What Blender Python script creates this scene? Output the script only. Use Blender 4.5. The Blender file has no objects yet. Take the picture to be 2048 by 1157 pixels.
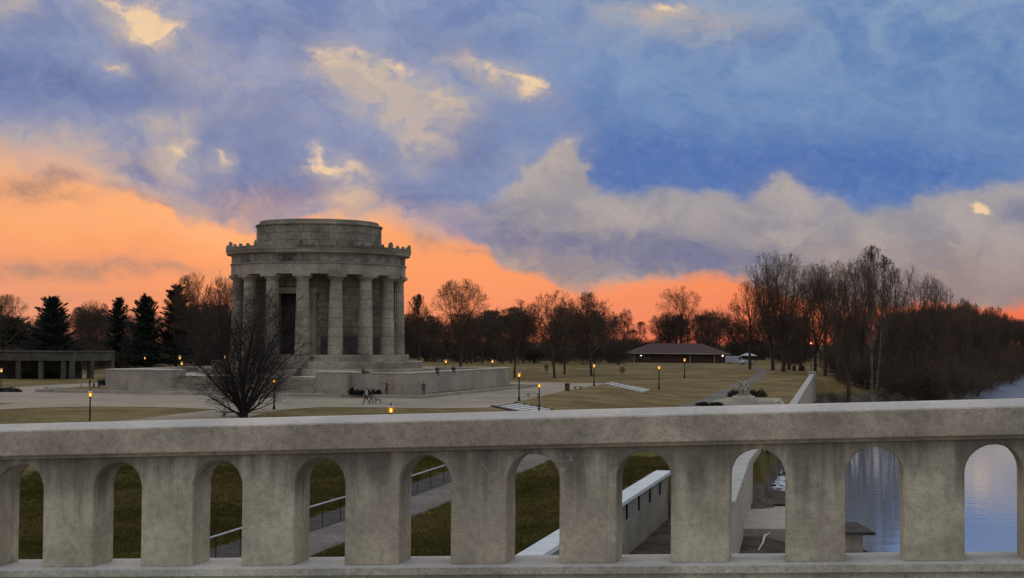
import bpy, bmesh, math, random
import numpy as np
from mathutils import Vector, Matrix
R = math.radians
scn = bpy.context.scene
col = scn.collection

# ------------------------------------------------------------------ camera
F = 3150.0                      # focal length in pixels of the 2048 px wide photograph
EYE = Vector((0, 0, 7.2))       # the plaza lies at z = 0; the camera stands on the bridge
YH, ROLL = 685.0, R(0.4)
PITCH = math.atan((YH - 578.5) / F)
FW = Vector((0, math.cos(PITCH), math.sin(PITCH)))
_up = Vector((0, -math.sin(PITCH), math.cos(PITCH)))
RT = Vector((1, 0, 0)) * math.cos(ROLL) + _up * math.sin(ROLL)
UP = _up * math.cos(ROLL) - Vector((1, 0, 0)) * math.sin(ROLL)
cam = bpy.data.cameras.new('camera')
cam.sensor_width = 36.0
cam.lens = 36.0 * F / 2048.0
cam.clip_start, cam.clip_end = 0.1, 20000
cam_o = bpy.data.objects.new('camera', cam)
col.objects.link(cam_o)
cam_o.matrix_world = Matrix(((RT.x, UP.x, -FW.x, EYE.x), (RT.y, UP.y, -FW.y, EYE.y), (RT.z, UP.z, -FW.z, EYE.z), (0, 0, 0, 1)))
scn.camera = cam_o
scn.view_settings.view_transform = 'Standard'
scn.view_settings.look = 'None'
scn.view_settings.exposure = 0.0
scn.view_settings.gamma = 1.0
scn.view_settings.use_curve_mapping = False
scn.cycles.use_denoising = True
scn.cycles.max_bounces = 6
scn.cycles.diffuse_bounces = 3
scn.cycles.glossy_bounces = 3
scn.cycles.transparent_max_bounces = 12

def ray(px, py):
    return (FW + RT * ((px - 1024) / F) + UP * ((578.5 - py) / F))
def at(px, py, Y):
    d = ray(px, py)
    return EYE + d * (Y / d.y)

# ------------------------------------------------------------------ world: a sunset sky under a broken cloud deck
world = bpy.data.worlds.new('World'); scn.world = world; world.use_nodes = True
SUN_AZ, SUN_EL = R(-9), R(3.0)

class NB:
    """tiny expression builder for shader nodes"""
    def __init__(s, tree): s.t = tree
    def node(s, kind, **kw):
        n = s.t.nodes.new(kind)
        for k, v in kw.items(): setattr(n, k, v)
        return n
    def put(s, sock, v):
        if isinstance(v, X): s.t.links.new(v.s, sock)
        elif isinstance(v, bpy.types.NodeSocket): s.t.links.new(v, sock)
        else:
            if sock.type == 'RGBA' and len(v) == 3: v = (*v, 1)
            sock.default_value = v
    def m(s, op, a, b=None, c=None, clamp=False):
        n = s.node('ShaderNodeMath', operation=op, use_clamp=clamp)
        s.put(n.inputs[0], a)
        if b is not None: s.put(n.inputs[1], b)
        if c is not None: s.put(n.inputs[2], c)
        return X(s, n.outputs[0])
    def mix(s, f, a, b, mode='MIX'):
        n = s.node('ShaderNodeMix', data_type='RGBA', blend_type=mode)
        s.put(n.inputs[0], f); s.put(n.inputs[6], a); s.put(n.inputs[7], b)
        return X(s, n.outputs[2])
    def smooth(s, v, a, b, lo=0.0, hi=1.0):
        n = s.node('ShaderNodeMapRange', interpolation_type='SMOOTHSTEP')
        s.put(n.inputs[0], v)
        n.inputs[1].default_value = a; n.inputs[2].default_value = b
        n.inputs[3].default_value = lo; n.inputs[4].default_value = hi
        return X(s, n.outputs[0])
    def lin(s, v, a, b, lo=0.0, hi=1.0):
        n = s.node('ShaderNodeMapRange')
        s.put(n.inputs[0], v)
        n.inputs[1].default_value = a; n.inputs[2].default_value = b
        n.inputs[3].default_value = lo; n.inputs[4].default_value = hi
        return X(s, n.outputs[0])
    def noise(s, vec, scale, detail=4, rough=0.5, dist=0.0, loc=(0, 0, 0), scl=(1, 1, 1), out=0):
        if loc != (0, 0, 0) or scl != (1, 1, 1):
            mp = s.node('ShaderNodeMapping'); s.put(mp.inputs[0], vec)
            mp.inputs[1].default_value = loc; mp.inputs[3].default_value = scl
            vec = X(s, mp.outputs[0])
        n = s.node('ShaderNodeTexNoise')
        s.put(n.inputs['Vector'], vec)
        n.inputs['Scale'].default_value = scale; n.inputs['Detail'].default_value = detail
        n.inputs['Roughness'].default_value = rough; n.inputs['Distortion'].default_value = dist
        return X(s, n.outputs[out])
    def ramp(s, f, stops, interp='LINEAR'):
        n = s.node('ShaderNodeValToRGB'); n.color_ramp.interpolation = interp
        cr = n.color_ramp
        while len(cr.elements) < len(stops): cr.elements.new(0.5)
        for e, (p, c) in zip(cr.elements, stops):
            e.position = p; e.color = (*c, 1) if len(c) == 3 else c
        s.put(n.inputs[0], f)
        return X(s, n.outputs[0])
    def curve(s, v, pts, lo, hi):
        """piecewise curve through pts (x in lo..hi, y any)"""
        ys = [p[1] for p in pts]; y0, y1 = min(ys), max(ys)
        n = s.node('ShaderNodeFloatCurve')
        s.put(n.inputs[1], s.lin(v, lo, hi))
        c = n.mapping.curves[0]
        P = [((x - lo) / (hi - lo), (y - y0) / (y1 - y0)) for x, y in pts]
        c.points[0].location = P[0]; c.points[1].location = P[-1]
        for p in P[1:-1]: c.points.new(*p)
        for p in c.points: p.handle_type = 'AUTO_CLAMPED'
        n.mapping.update()
        return X(s, n.outputs[0]) * (y1 - y0) + y0
class X:
    def __init__(s, b, sock): s.b, s.s = b, sock
    def __add__(s, o): return s.b.m('ADD', s, o)
    __radd__ = __add__
    def __sub__(s, o): return s.b.m('SUBTRACT', s, o)
    def __rsub__(s, o): return s.b.m('SUBTRACT', o, s)
    def __mul__(s, o): return s.b.m('MULTIPLY', s, o)
    __rmul__ = __mul__
    def __truediv__(s, o): return s.b.m('DIVIDE', s, o)

def srgb(r, g, b):
    f = lambda c: c / 255 / 12.92 if c / 255 <= 0.04045 else ((c / 255 + 0.055) / 1.055) ** 2.4
    return (f(r), f(g), f(b))
def UV(px, py):
    """sky coordinates of a direction: 3.15 x (azimuth, elevation) in radians"""
    d = ray(px, py).normalized()
    return (3.15 * math.atan2(d.x, d.y), 3.15 * math.asin(d.z))

def build_sky():
    nt = world.node_tree; nt.nodes.clear(); b = NB(nt)
    tc = b.node('ShaderNodeTexCoord')
    g = X(b, tc.outputs['Generated'])
    sep = b.node('ShaderNodeSeparateXYZ'); b.put(sep.inputs[0], g)
    dx, dy, dz = (X(b, sep.outputs[i]) for i in range(3))
    az = b.m('ARCTAN2', dx, dy)
    el = b.m('ARCSINE', dz)
    u, v = az * 3.15, el * 3.15
    S = (1, 1, 1.5)
    rotm = b.node('ShaderNodeVectorRotate', rotation_type='Y_AXIS'); b.put(rotm.inputs['Vector'], g); rotm.inputs['Angle'].default_value = R(-16)
    g0 = g; g = X(b, rotm.outputs[0])
    # domain warp: big billows and fine wisps
    wn = b.node('ShaderNodeSeparateXYZ'); b.put(wn.inputs[0], b.noise(g, 14, 5, 0.58, scl=S, loc=(3.1, 1.7, 0.4), out=1))
    wf = b.node('ShaderNodeSeparateXYZ'); b.put(wf.inputs[0], b.noise(g, 62, 6, 0.62, scl=S, out=1))
    uw = u + (X(b, wn.outputs[0]) - 0.5) * 0.19 + (X(b, wf.outputs[0]) - 0.5) * 0.04
    vw = v + (X(b, wn.outputs[1]) - 0.5) * 0.12 + (X(b, wf.outputs[1]) - 0.5) * 0.036
    nA = b.noise(g, 10, 5, 0.5, scl=S, loc=(0.3, 0, 0))
    nB = b.noise(g, 32, 6, 0.55, scl=(1, 1, 1.7), loc=(5, 2, 1))
    nC = b.noise(g, 110, 6, 0.66, scl=(1, 1, 2.0))
    cmb = b.node('ShaderNodeCombineXYZ'); b.put(cmb.inputs[0], uw); b.put(cmb.inputs[1], vw); cmb.inputs[2].default_value = 1.0
    P = X(b, cmb.outputs[0])
    def total(lst):
        """sum of soft elliptical patches (px, py, rx, ry, rotation, weight)"""
        acc = 0.0
        for px, py, rx, ry, rot, w in lst:
            cu, cv = UV(px, py)
            c_, s_ = math.cos(R(rot)), math.sin(R(rot)); q = []
            for ax, ay, k in ((c_, s_, 1000.0 / rx), (-s_, c_, 1000.0 / ry)):
                dt = b.node('ShaderNodeVectorMath', operation='DOT_PRODUCT'); b.put(dt.inputs[0], P)
                dt.inputs[1].default_value = (ax * k, ay * k, -(ax * cu + ay * cv) * k); q.append(X(b, dt.outputs['Value']))
            acc = b.m('MULTIPLY_ADD', b.m('POWER', 0.36788, b.m('MULTIPLY_ADD', q[1], q[1], q[0] * q[0])), float(w), acc)
        return acc
    nD = b.noise(P, 7.5, 8, 0.6, dist=0.5, scl=(1, 1.35, 1), loc=(2.3, 0.7, 0))
    nE = b.noise(P, 24.0, 9, 0.64, dist=0.4, scl=(1, 1.3, 1), loc=(0.3, 4.7, 0))
    # ---- clear evening sky behind the deck
    clear = b.ramp(b.lin(v, 0.0, 1.0), [(0.0, srgb(236, 124, 92)), (0.05, srgb(246, 142, 104)), (0.12, srgb(252, 154, 104)), (0.2, srgb(253, 162, 106)),
                                       (0.28, srgb(253, 174, 118)), (0.37, srgb(255, 194, 148)), (0.6, srgb(240, 214, 184)), (1.0, srgb(205, 215, 228))])
    clear = b.mix(b.smooth(u, -0.1, 0.95) * 0.9, clear, b.mix(1.0, clear, (0.97, 0.64, 0.62), 'MULTIPLY'))
    clear = b.mix(b.smooth(u, -0.5, -1.05) * b.smooth(v, 0.25, 0.02) * 0.6, clear, srgb(228, 164, 134))
    clear = b.mix(b.smooth(nD, 0.4, 0.7) * 0.22, clear, srgb(244, 160, 126))
    hot = total([(430, 462, 110, 34, -8, 0.7), (850, 462, 90, 26, -10, 0.8), (690, 440, 90, 24, 0, 0.9), (60, 330, 90, 22, -8, 0.6), (160, 440, 240, 40, 0, 0.35)])
    clear = b.mix(b.m('MINIMUM', hot, 1.0) * 0.7, clear, srgb(254, 188, 136))
    back = b.smooth(b.m('ABSOLUTE', az - SUN_AZ), 0.7, 2.2)
    clear = b.mix(back, clear, srgb(196, 196, 212))
    # thin dark streaks and shreds low in the glow
    streak = total([(120, 536, 260, 22, 0, 0.8), (330, 528, 90, 10, 0, 0.4), (45, 368, 80, 30, 8, 0.85), (140, 398, 60, 9, 0, 0.5), (865, 492, 40, 19, 0, 0.95), (275, 388, 36, 12, -10, 0.7),
                    (325, 402, 22, 8, 0, 0.7), (975, 512, 34, 9, 0, 0.6), (930, 508, 20, 7, 0, 0.5), (60, 596, 260, 16, 0, 0.3), (120, 345, 60, 14, -20, 0.6), (235, 372, 30, 12, -20, 0.5)])
    streak = b.m('MINIMUM', streak * b.smooth(nE, 0.3, 0.62, 0.45, 1.2), 0.9)
    clear = b.mix(streak, clear, srgb(180, 138, 122))
    # ---- deck colour
    tone = b.smooth(nD, 0.32, 0.68) * 0.65 + b.smooth(nA, 0.34, 0.66) * 0.35
    left_blue = b.mix(tone, srgb(104, 126, 178), srgb(150, 162, 194))
    right_blue = b.mix(tone, srgb(88, 126, 180), srgb(122, 152, 194))
    deck = b.mix(b.smooth(u, -0.35, 0.35), left_blue, right_blue)
    deck = b.mix(b.smooth(v, 0.46, 0.74) * b.smooth(nD, 0.3, 0.65) * 0.75 * b.smooth(u, -0.3, 0.4), deck, srgb(150, 170, 194))
    dark = total([(1420, 335, 270, 80, 0, 0.95), (1780, 365, 250, 66, 0, 0.95), (1260, 330, 120, 60, 0, 0.55), (930, 300, 90, 60, 0, 0.8), (1120, 215, 140, 60, -10, 0.3),
                  (120, 175, 200, 50, -10, 0.75), (290, 335, 66, 34, 0, 0.85), (520, 300, 120, 110, 0, 0.45), (450, 412, 130, 34, 0, 0.9), (300, 130, 110, 36, -35, 0.7), (560, 390, 90, 40, 0, 0.5),
                  (840, 415, 170, 36, -6, 0.65), (640, 375, 60, 26, 0, 0.5), (1980, 250, 130, 120, 0, 0.3), (960, 90, 240, 44, 0, 0.35), (550, 60, 120, 40, -20, 0.35), (40, 60, 110, 40, 0, 0.4), (770, 330, 60, 40, 0, 0.4), (40, 290, 60, 20, 0, 0.3)])
    dark = b.m('MINIMUM', dark * b.smooth(nE, 0.25, 0.7, 0.6, 1.1), 0.95)
    deck = b.mix(dark, deck, b.mix(b.smooth(u, -0.3, 0.3), srgb(84, 106, 160), srgb(72, 112, 178)))
    # lavender shelf under the dark blue bank on the right
    shelf_px = [(700, 560), (820, 480), (930, 420), (985, 372), (1040, 335), (1090, 312), (1140, 284), (1170, 300), (1195, 352), (1240, 378), (1330, 392), (1430, 396),
                (1490, 388), (1530, 364), (1565, 352), (1605, 374), (1660, 396), (1780, 412), (1850, 398), (1920, 386), (1980, 368), (2048, 352), (2200, 350)]
    shelf_v = b.curve(uw, [UV(*p) for p in shelf_px], UV(700, 500)[0], UV(2200, 350)[0])
    shelf = b.smooth(shelf_v - vw, -0.012, 0.022) * b.smooth(u, -0.18, 0.02)
    lav = b.mix(b.smooth(v, 0.08, 0.3), srgb(152, 134, 128), srgb(160, 155, 160))
    lav = b.mix(b.smooth(nD, 0.4, 0.66) * 0.6, lav, srgb(190, 176, 166))
    lav = b.mix(b.smooth(nD, 0.5, 0.3) * 0.45, lav, srgb(130, 132, 150))
    belt = total([(1120, 480, 330, 34, -4, 1.0), (980, 420, 110, 30, 0, 0.6), (1380, 520, 110, 26, 0, 0.8), (2030, 425, 50, 26, 0, 0.8), (1600, 440, 120, 18, 0, 0.25), (1240, 540, 200, 14, 0, 0.4)])
    lav = b.mix(b.m('MINIMUM', belt * b.smooth(nE, 0.25, 0.7, 0.55, 1.15), 0.92), lav, srgb(108, 114, 148))
    lav = b.mix(b.smooth(u, 0.35, 0.95) * b.smooth(v, 0.24, 0.06) * 0.8, lav, srgb(158, 134, 128))
    deck = b.mix(shelf * 0.94, deck, lav)
    # pale billows and glowing rims
    pale = total([(700, 150, 90, 50, -36, 0.9), (780, 200, 110, 46, -32, 0.95), (880, 215, 80, 40, -14, 0.85), (850, 285, 50, 60, 0, 0.6), (365, 305, 50, 48, 0, 1.0), (340, 240, 80, 22, 8, 0.6), (120, 285, 180, 34, -8, 0.75), (230, 362, 130, 22, -14, 0.75),
                  (700, 350, 66, 34, 0, 0.8), (1000, 165, 80, 32, -24, 0.9), (900, 132, 60, 18, 0, 0.5), (710, 408, 40, 40, 0, 0.75), (1060, 345, 80, 40, 0, 0.4), (1560, 385, 50, 30, 0, 0.45), (480, 180, 150, 60, -20, 0.28),
                  (462, 322, 26, 22, 0, 0.7), (225, 132, 34, 12, -20, 0.8), (1310, 20, 100, 34, 0, 0.7), (1400, 60, 160, 36, 0, 0.4), (1140, 305, 36, 40, 0, 0.55), (1960, 425, 60, 22, 0, 0.5), (20, 20, 50, 24, 0, 0.8), (960, 430, 70, 14, 0, 0.3), (290, 50, 110, 50, -20, 0.8)])
    pale = b.m('MINIMUM', pale * b.smooth(nE, 0.3, 0.64, 0.35, 1.2), 0.95)
    deck = b.mix(pale, deck, srgb(190, 176, 168))
    glow = total([(300, 38, 50, 34, -30, 1.2), (250, 12, 54, 14, -22, 0.95), (350, 56, 36, 12, 18, 0.9), (305, 74, 18, 16, 0, 0.8), (672, 342, 46, 11, 0, 1.35), (645, 316, 12, 20, 0, 0.9), (1045, 182, 28, 20, 0, 1.1), (985, 152, 60, 12, -24, 0.7), (640, 104, 30, 14, -30, 0.8), (690, 104, 22, 10, -10, 0.7), (790, 142, 30, 14, -20, 0.95), (720, 150, 80, 18, -30, 0.45),
                  (1972, 418, 17, 9, 0, 1.3), (372, 292, 26, 18, 0, 0.7), (232, 132, 18, 7, 0, 0.8), (1330, 4, 36, 12, 0, 0.9), (462, 318, 12, 14, 0, 0.8), (705, 412, 24, 16, 0, 0.6), (870, 205, 44, 16, -10, 0.4), (1150, 290, 16, 12, 0, 0.4), (1560, 356, 22, 10, 0, 0.35)])
    glow = b.m('MINIMUM', glow * b.smooth(nE, 0.3, 0.66, 0.45, 1.2) * b.smooth(nC, 0.25, 0.7, 0.8, 1.1), 1.1)
    deck = b.mix(b.smooth(glow, 0.02, 1.15) * 0.92, deck, srgb(248, 212, 168))
    deck = b.mix(b.smooth(nC, 0.3, 0.72) * 0.06, deck, (0.62, 0.6, 0.6))
    # lower edge of the deck: feathered on the left, crisp in the middle
    edge_px = [(-500, 300), (-120, 300), (0, 306), (60, 310), (120, 326), (180, 346), (260, 384), (330, 400), (350, 424), (400, 434), (520, 446), (600, 448), (640, 440), (700, 452), (740, 450), (790, 464), (850, 474), (930, 480),
               (970, 496), (1010, 538), (1080, 549), (1150, 560), (1250, 563), (1330, 556), (1440, 556), (1500, 572), (1650, 594), (1800, 604), (2048, 608), (2500, 610)]
    ev = b.curve(uw, [UV(*p) for p in edge_px], UV(-500, 300)[0], UV(2500, 610)[0])
    dv = vw - ev + (nE - 0.5) * 0.03
    rim = b.smooth(dv, 0.11, 0.0) * b.smooth(u, 0.25, -0.3)
    deck = b.mix(rim * b.smooth(nD, 0.3, 0.65) * 0.85, deck, srgb(206, 168, 150))
    feather = b.m('MAXIMUM', b.smooth(u, -0.62, -0.85), b.smooth(u, -0.32, -0.22) * b.smooth(u, 0.0, -0.1) * 0.6)
    soft = b.mix(feather, (0.016, 0.016, 0.016), (0.05, 0.05, 0.05))
    ss = b.node('ShaderNodeSeparateColor'); b.put(ss.inputs[0], soft)
    mk = b.m('DIVIDE', dv + X(b, ss.outputs[0]), X(b, ss.outputs[0]) * 2.0, clamp=True)
    mask = b.smooth(mk, 0.0, 1.0)
    sky = b.mix(mask, clear, deck)
    # ---- overhead and behind: the deck thins out into pale evening sky
    over = b.mix(b.smooth(nA, 0.36, 0.62), srgb(146, 170, 214), srgb(228, 230, 234))
    over = b.mix(1.0, over, (1.5, 1.48, 1.42), 'MULTIPLY')
    sky = b.mix(b.smooth(v, 0.72, 2.0), sky, over)
    sky = b.mix(back * b.smooth(v, 1.4, 0.2) * 0.75, sky, srgb(206, 204, 202))
    ground = b.smooth(v, -0.02, -0.2)
    sky = b.mix(ground, sky, srgb(90, 80, 76))
    # ---- a share of the physical sky
    st = b.node('ShaderNodeTexSky', sky_type='NISHITA', sun_disc=False)
    st.sun_elevation = SUN_EL; st.sun_rotation = SUN_AZ
    st.air_density = 1.0; st.dust_density = 1.5
    nish = b.node('ShaderNodeBackground'); b.put(nish.inputs[0], st.outputs[0]); nish.inputs[1].default_value = 0.05
    bg = b.node('ShaderNodeBackground'); b.put(bg.inputs[0], sky); bg.inputs[1].default_value = 0.97
    mx = b.node('ShaderNodeMixShader'); mx.inputs[0].default_value = 0.97
    nt.links.new(nish.outputs[0], mx.inputs[1]); nt.links.new(bg.outputs[0], mx.inputs[2])
    out = b.node('ShaderNodeOutputWorld'); nt.links.new(mx.outputs[0], out.inputs[0])
build_sky()
world.cycles.sampling_method = 'MANUAL'
world.cycles.sample_map_resolution = 1024

sun = bpy.data.lights.new('sun', 'SUN')
sun.energy = 1.0; sun.angle = R(10); sun.color = (1.0, 0.62, 0.36)
sun_o = bpy.data.objects.new('sun', sun); col.objects.link(sun_o)
_sd = Vector((math.sin(SUN_AZ) * math.cos(SUN_EL), math.cos(SUN_AZ) * math.cos(SUN_EL), math.sin(SUN_EL)))
sun_o.rotation_euler = (-_sd).to_track_quat('-Z', 'Y').to_euler()

# ------------------------------------------------------------------ helpers
def tag(o, label=None, cat=None, group=None, kind=None):
    if label: o['label'] = label
    if cat: o['category'] = cat
    if group: o['group'] = group
    if kind: o['kind'] = kind
    return o
def empty(name, loc=(0, 0, 0), rz=0.0):
    o = bpy.data.objects.new(name, None); col.objects.link(o)
    o.location = loc; o.rotation_euler = (0, 0, rz); o.empty_display_size = 0.3
    return o
def link(name, me, parent=None, loc=None, rz=None):
    o = bpy.data.objects.new(name, me); col.objects.link(o)
    if parent is not None: o.parent = parent
    if loc is not None: o.location = loc
    if rz is not None: o.rotation_euler = (0, 0, rz)
    return o
def copy_tree(o, parent=None):
    c = o.copy(); col.objects.link(c); c.parent = parent
    for ch in list(o.children): copy_tree(ch, c)
    return c
def mesh_np(name, V, Fc, mats, smooth=False):
    """V (n,3); Fc (m,k) all faces of one size"""
    me = bpy.data.meshes.new(name)
    V = np.ascontiguousarray(V, dtype=np.float32); Fc = np.ascontiguousarray(Fc, dtype=np.int32)
    m, k = Fc.shape
    me.vertices.add(len(V)); me.vertices.foreach_set('co', V.ravel())
    me.loops.add(m * k); me.loops.foreach_set('vertex_index', Fc.ravel())
    me.polygons.add(m); me.polygons.foreach_set('loop_start', np.arange(0, m * k, k, dtype=np.int32))
    try: me.polygons.foreach_set('loop_total', np.full(m, k, dtype=np.int32))
    except Exception: pass
    if smooth: me.polygons.foreach_set('use_smooth', np.ones(m, dtype=bool))
    me.update(calc_edges=True)
    for x in (mats if isinstance(mats, (list, tuple)) else [mats]): me.materials.append(x)
    return me

class MB:
    """collects shapes for one mesh"""
    def __init__(s): s.v, s.f, s.mi, s.cur = [], [], [], 0
    def add(s, V, Fs):
        n = len(s.v); s.v += [tuple(p) for p in V]; s.f += [tuple(i + n for i in f) for f in Fs]; s.mi += [s.cur] * len(Fs); return s
    def box(s, x0, x1, y0, y1, z0, z1):
        return s.add([(x0, y0, z0), (x1, y0, z0), (x1, y1, z0), (x0, y1, z0), (x0, y0, z1), (x1, y0, z1), (x1, y1, z1), (x0, y1, z1)],
                     [(0, 3, 2, 1), (4, 5, 6, 7), (0, 1, 5, 4), (1, 2, 6, 5), (2, 3, 7, 6), (3, 0, 4, 7)])
    def cbox(s, x0, x1, y0, y1, z0, z1, c=0.02):
        """box with chamfered top edges and vertical edges"""
        o = []
        for z, k in ((z0, 0), (z1 - c, 0), (z1, c)):
            a, b_, d, e = x0 + k, x1 - k, y0 + k, y1 - k
            o += [(a + c, d, z), (b_ - c, d, z), (b_, d + c, z), (b_, e - c, z), (b_ - c, e, z), (a + c, e, z), (a, e - c, z), (a, d + c, z)]
        fs = [tuple(range(7, -1, -1)), tuple(range(16, 24))]
        for r in (0, 8):
            for i in range(8): fs.append((r + i, r + (i + 1) % 8, r + 8 + (i + 1) % 8, r + 8 + i))
        return s.add(o, fs)
    def prism(s, poly, z0, z1):
        n = len(poly)
        return s.add([(x, y, z0) for x, y in poly] + [(x, y, z1) for x, y in poly],
                     [tuple(range(n - 1, -1, -1)), tuple(range(n, 2 * n))] + [(i, (i + 1) % n, n + (i + 1) % n, n + i) for i in range(n)])
    def hexa(s, b4, t4):
        return s.add(list(b4) + list(t4), [(3, 2, 1, 0), (4, 5, 6, 7), (0, 1, 5, 4), (1, 2, 6, 5), (2, 3, 7, 6), (3, 0, 4, 7)])
    def tube(s, pts, rad, n=8, cap=True):
        pts = [Vector(p) for p in pts]
        if not isinstance(rad, (list, tuple)): rad = [rad] * len(pts)
        V, Fs = [], []
        for i, p in enumerate(pts):
            d = (pts[min(i + 1, len(pts) - 1)] - pts[max(i - 1, 0)]).normalized()
            a = d.orthogonal().normalized() if abs(d.z) < 0.9 else Vector((1, 0, 0)); a = (a - d * a.dot(d)).normalized(); c = d.cross(a)
            V += [p + (a * math.cos(2 * math.pi * k / n) + c * math.sin(2 * math.pi * k / n)) * rad[i] for k in range(n)]
        for i in range(len(pts) - 1):
            for k in range(n): Fs.append((i * n + k, i * n + (k + 1) % n, (i + 1) * n + (k + 1) % n, (i + 1) * n + k))
        if cap: Fs += [tuple(range(n - 1, -1, -1)), tuple(range((len(pts) - 1) * n, len(pts) * n))]
        return s.add(V, Fs)
    def lathe(s, prof, n=32, a0=0.0, a1=2 * math.pi, cx=0, cy=0):
        """profile of (radius, z); open arcs are capped"""
        full = abs(a1 - a0 - 2 * math.pi) < 1e-6
        m = n if full else n + 1; k = len(prof); V, Fs = [], []
        for i in range(m):
            a = a0 + (a1 - a0) * i / n
            V += [(cx + r * math.cos(a), cy + r * math.sin(a), z) for r, z in prof]
        for i in range(n):
            j = (i + 1) % m
            for q in range(k - 1): Fs.append((i * k + q, j * k + q, j * k + q + 1, i * k + q + 1))
        return s.add(V, Fs)
    def mesh(s, name, mats, smooth=False):
        me = bpy.data.meshes.new(name); me.from_pydata(s.v, [], s.f)
        mats = mats if isinstance(mats, (list, tuple)) else [mats]
        for x in mats: me.materials.append(x)
        if len(mats) > 1: me.polygons.foreach_set('material_index', s.mi)
        if smooth: me.polygons.foreach_set('use_smooth', [True] * len(me.polygons))
        me.update(); return me
    def build(s, name, mats, parent=None, loc=None, rz=None, smooth=False):
        return link(name, s.mesh(name, mats, smooth), parent, loc, rz)
def autosmooth(o, ang=35):
    me = o.data if hasattr(o, 'data') else o
    me.set_sharp_from_angle(angle=R(ang)) if hasattr(me, 'set_sharp_from_angle') else None
    me.polygons.foreach_set('use_smooth', [True] * len(me.polygons)); me.update()

# ------------------------------------------------------------------ materials
def mat(name, base, rough=0.85, var=0.25, scale=3.0, tint=None, bump=0.0, bscale=None, spec=0.25, stretch=(1, 1, 1), rand=0.0, coord='Position', fine=0.0, fscale=40.0, metal=0.0):
    m = bpy.data.materials.new(name); m.use_nodes = True
    nt = m.node_tree; b = NB(nt); p = nt.nodes['Principled BSDF']
    if coord == 'Position': v = X(b, b.node('ShaderNodeNewGeometry').outputs['Position'])
    else: v = X(b, b.node('ShaderNodeTexCoord').outputs[coord])
    n = b.noise(v, scale, 6, 0.6, scl=stretch)
    lo = tuple(c * (1 - var) for c in base); hi = tuple(min(1, c * (1 + var)) for c in base)
    c = b.mix(b.smooth(n, 0.3, 0.7), lo, hi)
    if tint is not None:
        n2 = b.noise(v, scale * 0.37, 5, 0.6, loc=(9, 4, 2))
        c = b.mix(b.smooth(n2, 0.45, 0.72), c, tint)
    if fine:
        n3 = b.noise(v, fscale, 3, 0.7, loc=(1, 7, 3))
        c = b.mix(1.0, c, b.ramp(n3, [(0.3, (1 - fine,) * 3), (0.7, (1 + fine * 0.4,) * 3)]), 'MULTIPLY')
    if rand:
        oi = b.node('ShaderNodeObjectInfo')
        k = X(b, oi.outputs['Random']) * (2 * rand) + (1 - rand)
        cc = b.node('ShaderNodeCombineColor')
        for i in range(3): b.put(cc.inputs[i], k)
        c = b.mix(1.0, c, X(b, cc.outputs[0]), 'MULTIPLY')
    b.put(p.inputs['Base Color'], c)
    p.inputs['Roughness'].default_value = rough
    p.inputs['Specular IOR Level'].default_value = spec
    p.inputs['Metallic'].default_value = metal
    if bump:
        bn = b.node('ShaderNodeBump'); bn.inputs['Strength'].default_value = 1.0; bn.inputs['Distance'].default_value = bump
        b.put(bn.inputs['Height'], b.noise(v, bscale or scale * 4, 5, 0.65)); nt.links.new(bn.outputs[0], p.inputs['Normal'])
    return m
def emit(name, colr, strength):
    m = bpy.data.materials.new(name); m.use_nodes = True; p = m.node_tree.nodes['Principled BSDF']
    p.inputs['Base Color'].default_value = (0.8, 0.6, 0.3, 1)
    p.inputs['Emission Color'].default_value = (*colr, 1); p.inputs['Emission Strength'].default_value = strength
    return m
M = {}
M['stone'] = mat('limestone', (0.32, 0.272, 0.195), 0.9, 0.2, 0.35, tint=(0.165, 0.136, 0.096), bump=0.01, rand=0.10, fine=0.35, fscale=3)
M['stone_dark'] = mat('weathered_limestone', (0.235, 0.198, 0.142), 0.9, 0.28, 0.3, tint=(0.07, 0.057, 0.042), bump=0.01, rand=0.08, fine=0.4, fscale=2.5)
M['stone_wall'] = mat('terrace_granite', (0.32, 0.265, 0.20), 0.9, 0.16, 0.35, tint=(0.225, 0.192, 0.152), bump=0.006, rand=0.06, fine=0.25, fscale=3)
M['coping'] = mat('pale_coping', (0.46, 0.395, 0.305), 0.85, 0.15, 0.8, rand=0.06, fine=0.2, fscale=8)
M['dado'] = mat('dark_granite_dado', (0.075, 0.06, 0.048), 0.6, 0.3, 1.0)
M['bronze'] = mat('dark_bronze', (0.02, 0.017, 0.014), 0.5, 0.3, 2.0, metal=0.3)
M['dark_bark'] = mat('dark_bark', (0.032, 0.024, 0.019), 0.95, 0.3, 2.0)
M['old_stone'] = mat('old_dark_stone', (0.085, 0.074, 0.053), 0.95, 0.3, 0.5, tint=(0.06, 0.052, 0.038), fine=0.3, fscale=3)
M['frieze'] = mat('stained_frieze', (0.26, 0.225, 0.175), 0.9, 0.25, 0.9, tint=(0.06, 0.05, 0.04), rand=0.08, fine=0.45, fscale=2.6)
M['bark'] = mat('bark', (0.052, 0.035, 0.023), 0.95, 0.35, 2.0)
M['twig'] = mat('twigs', (0.078, 0.049, 0.029), 0.95, 0.25, 0.4)
M['pale_bark'] = mat('pale_sycamore_bark', (0.12, 0.10, 0.08), 0.9, 0.5, 1.2, tint=(0.05, 0.038, 0.028))
M['needle'] = mat('needles', (0.016, 0.024, 0.014), 0.9, 0.4, 0.8)
M['shrub'] = mat('shrub_leaves', (0.024, 0.026, 0.015), 0.9, 0.4, 2.0)
M['iron'] = mat('black_iron', (0.014, 0.014, 0.014), 0.5, 0.2, 4.0, metal=0.2)
M['brick'] = mat('red_brick', (0.07, 0.034, 0.022), 0.9, 0.2, 1.5, fine=0.3, fscale=4)
M['roof'] = mat('brown_shingles', (0.06, 0.032, 0.024), 0.9, 0.25, 1.0, fine=0.3, fscale=3, stretch=(1, 1, 3))
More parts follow.
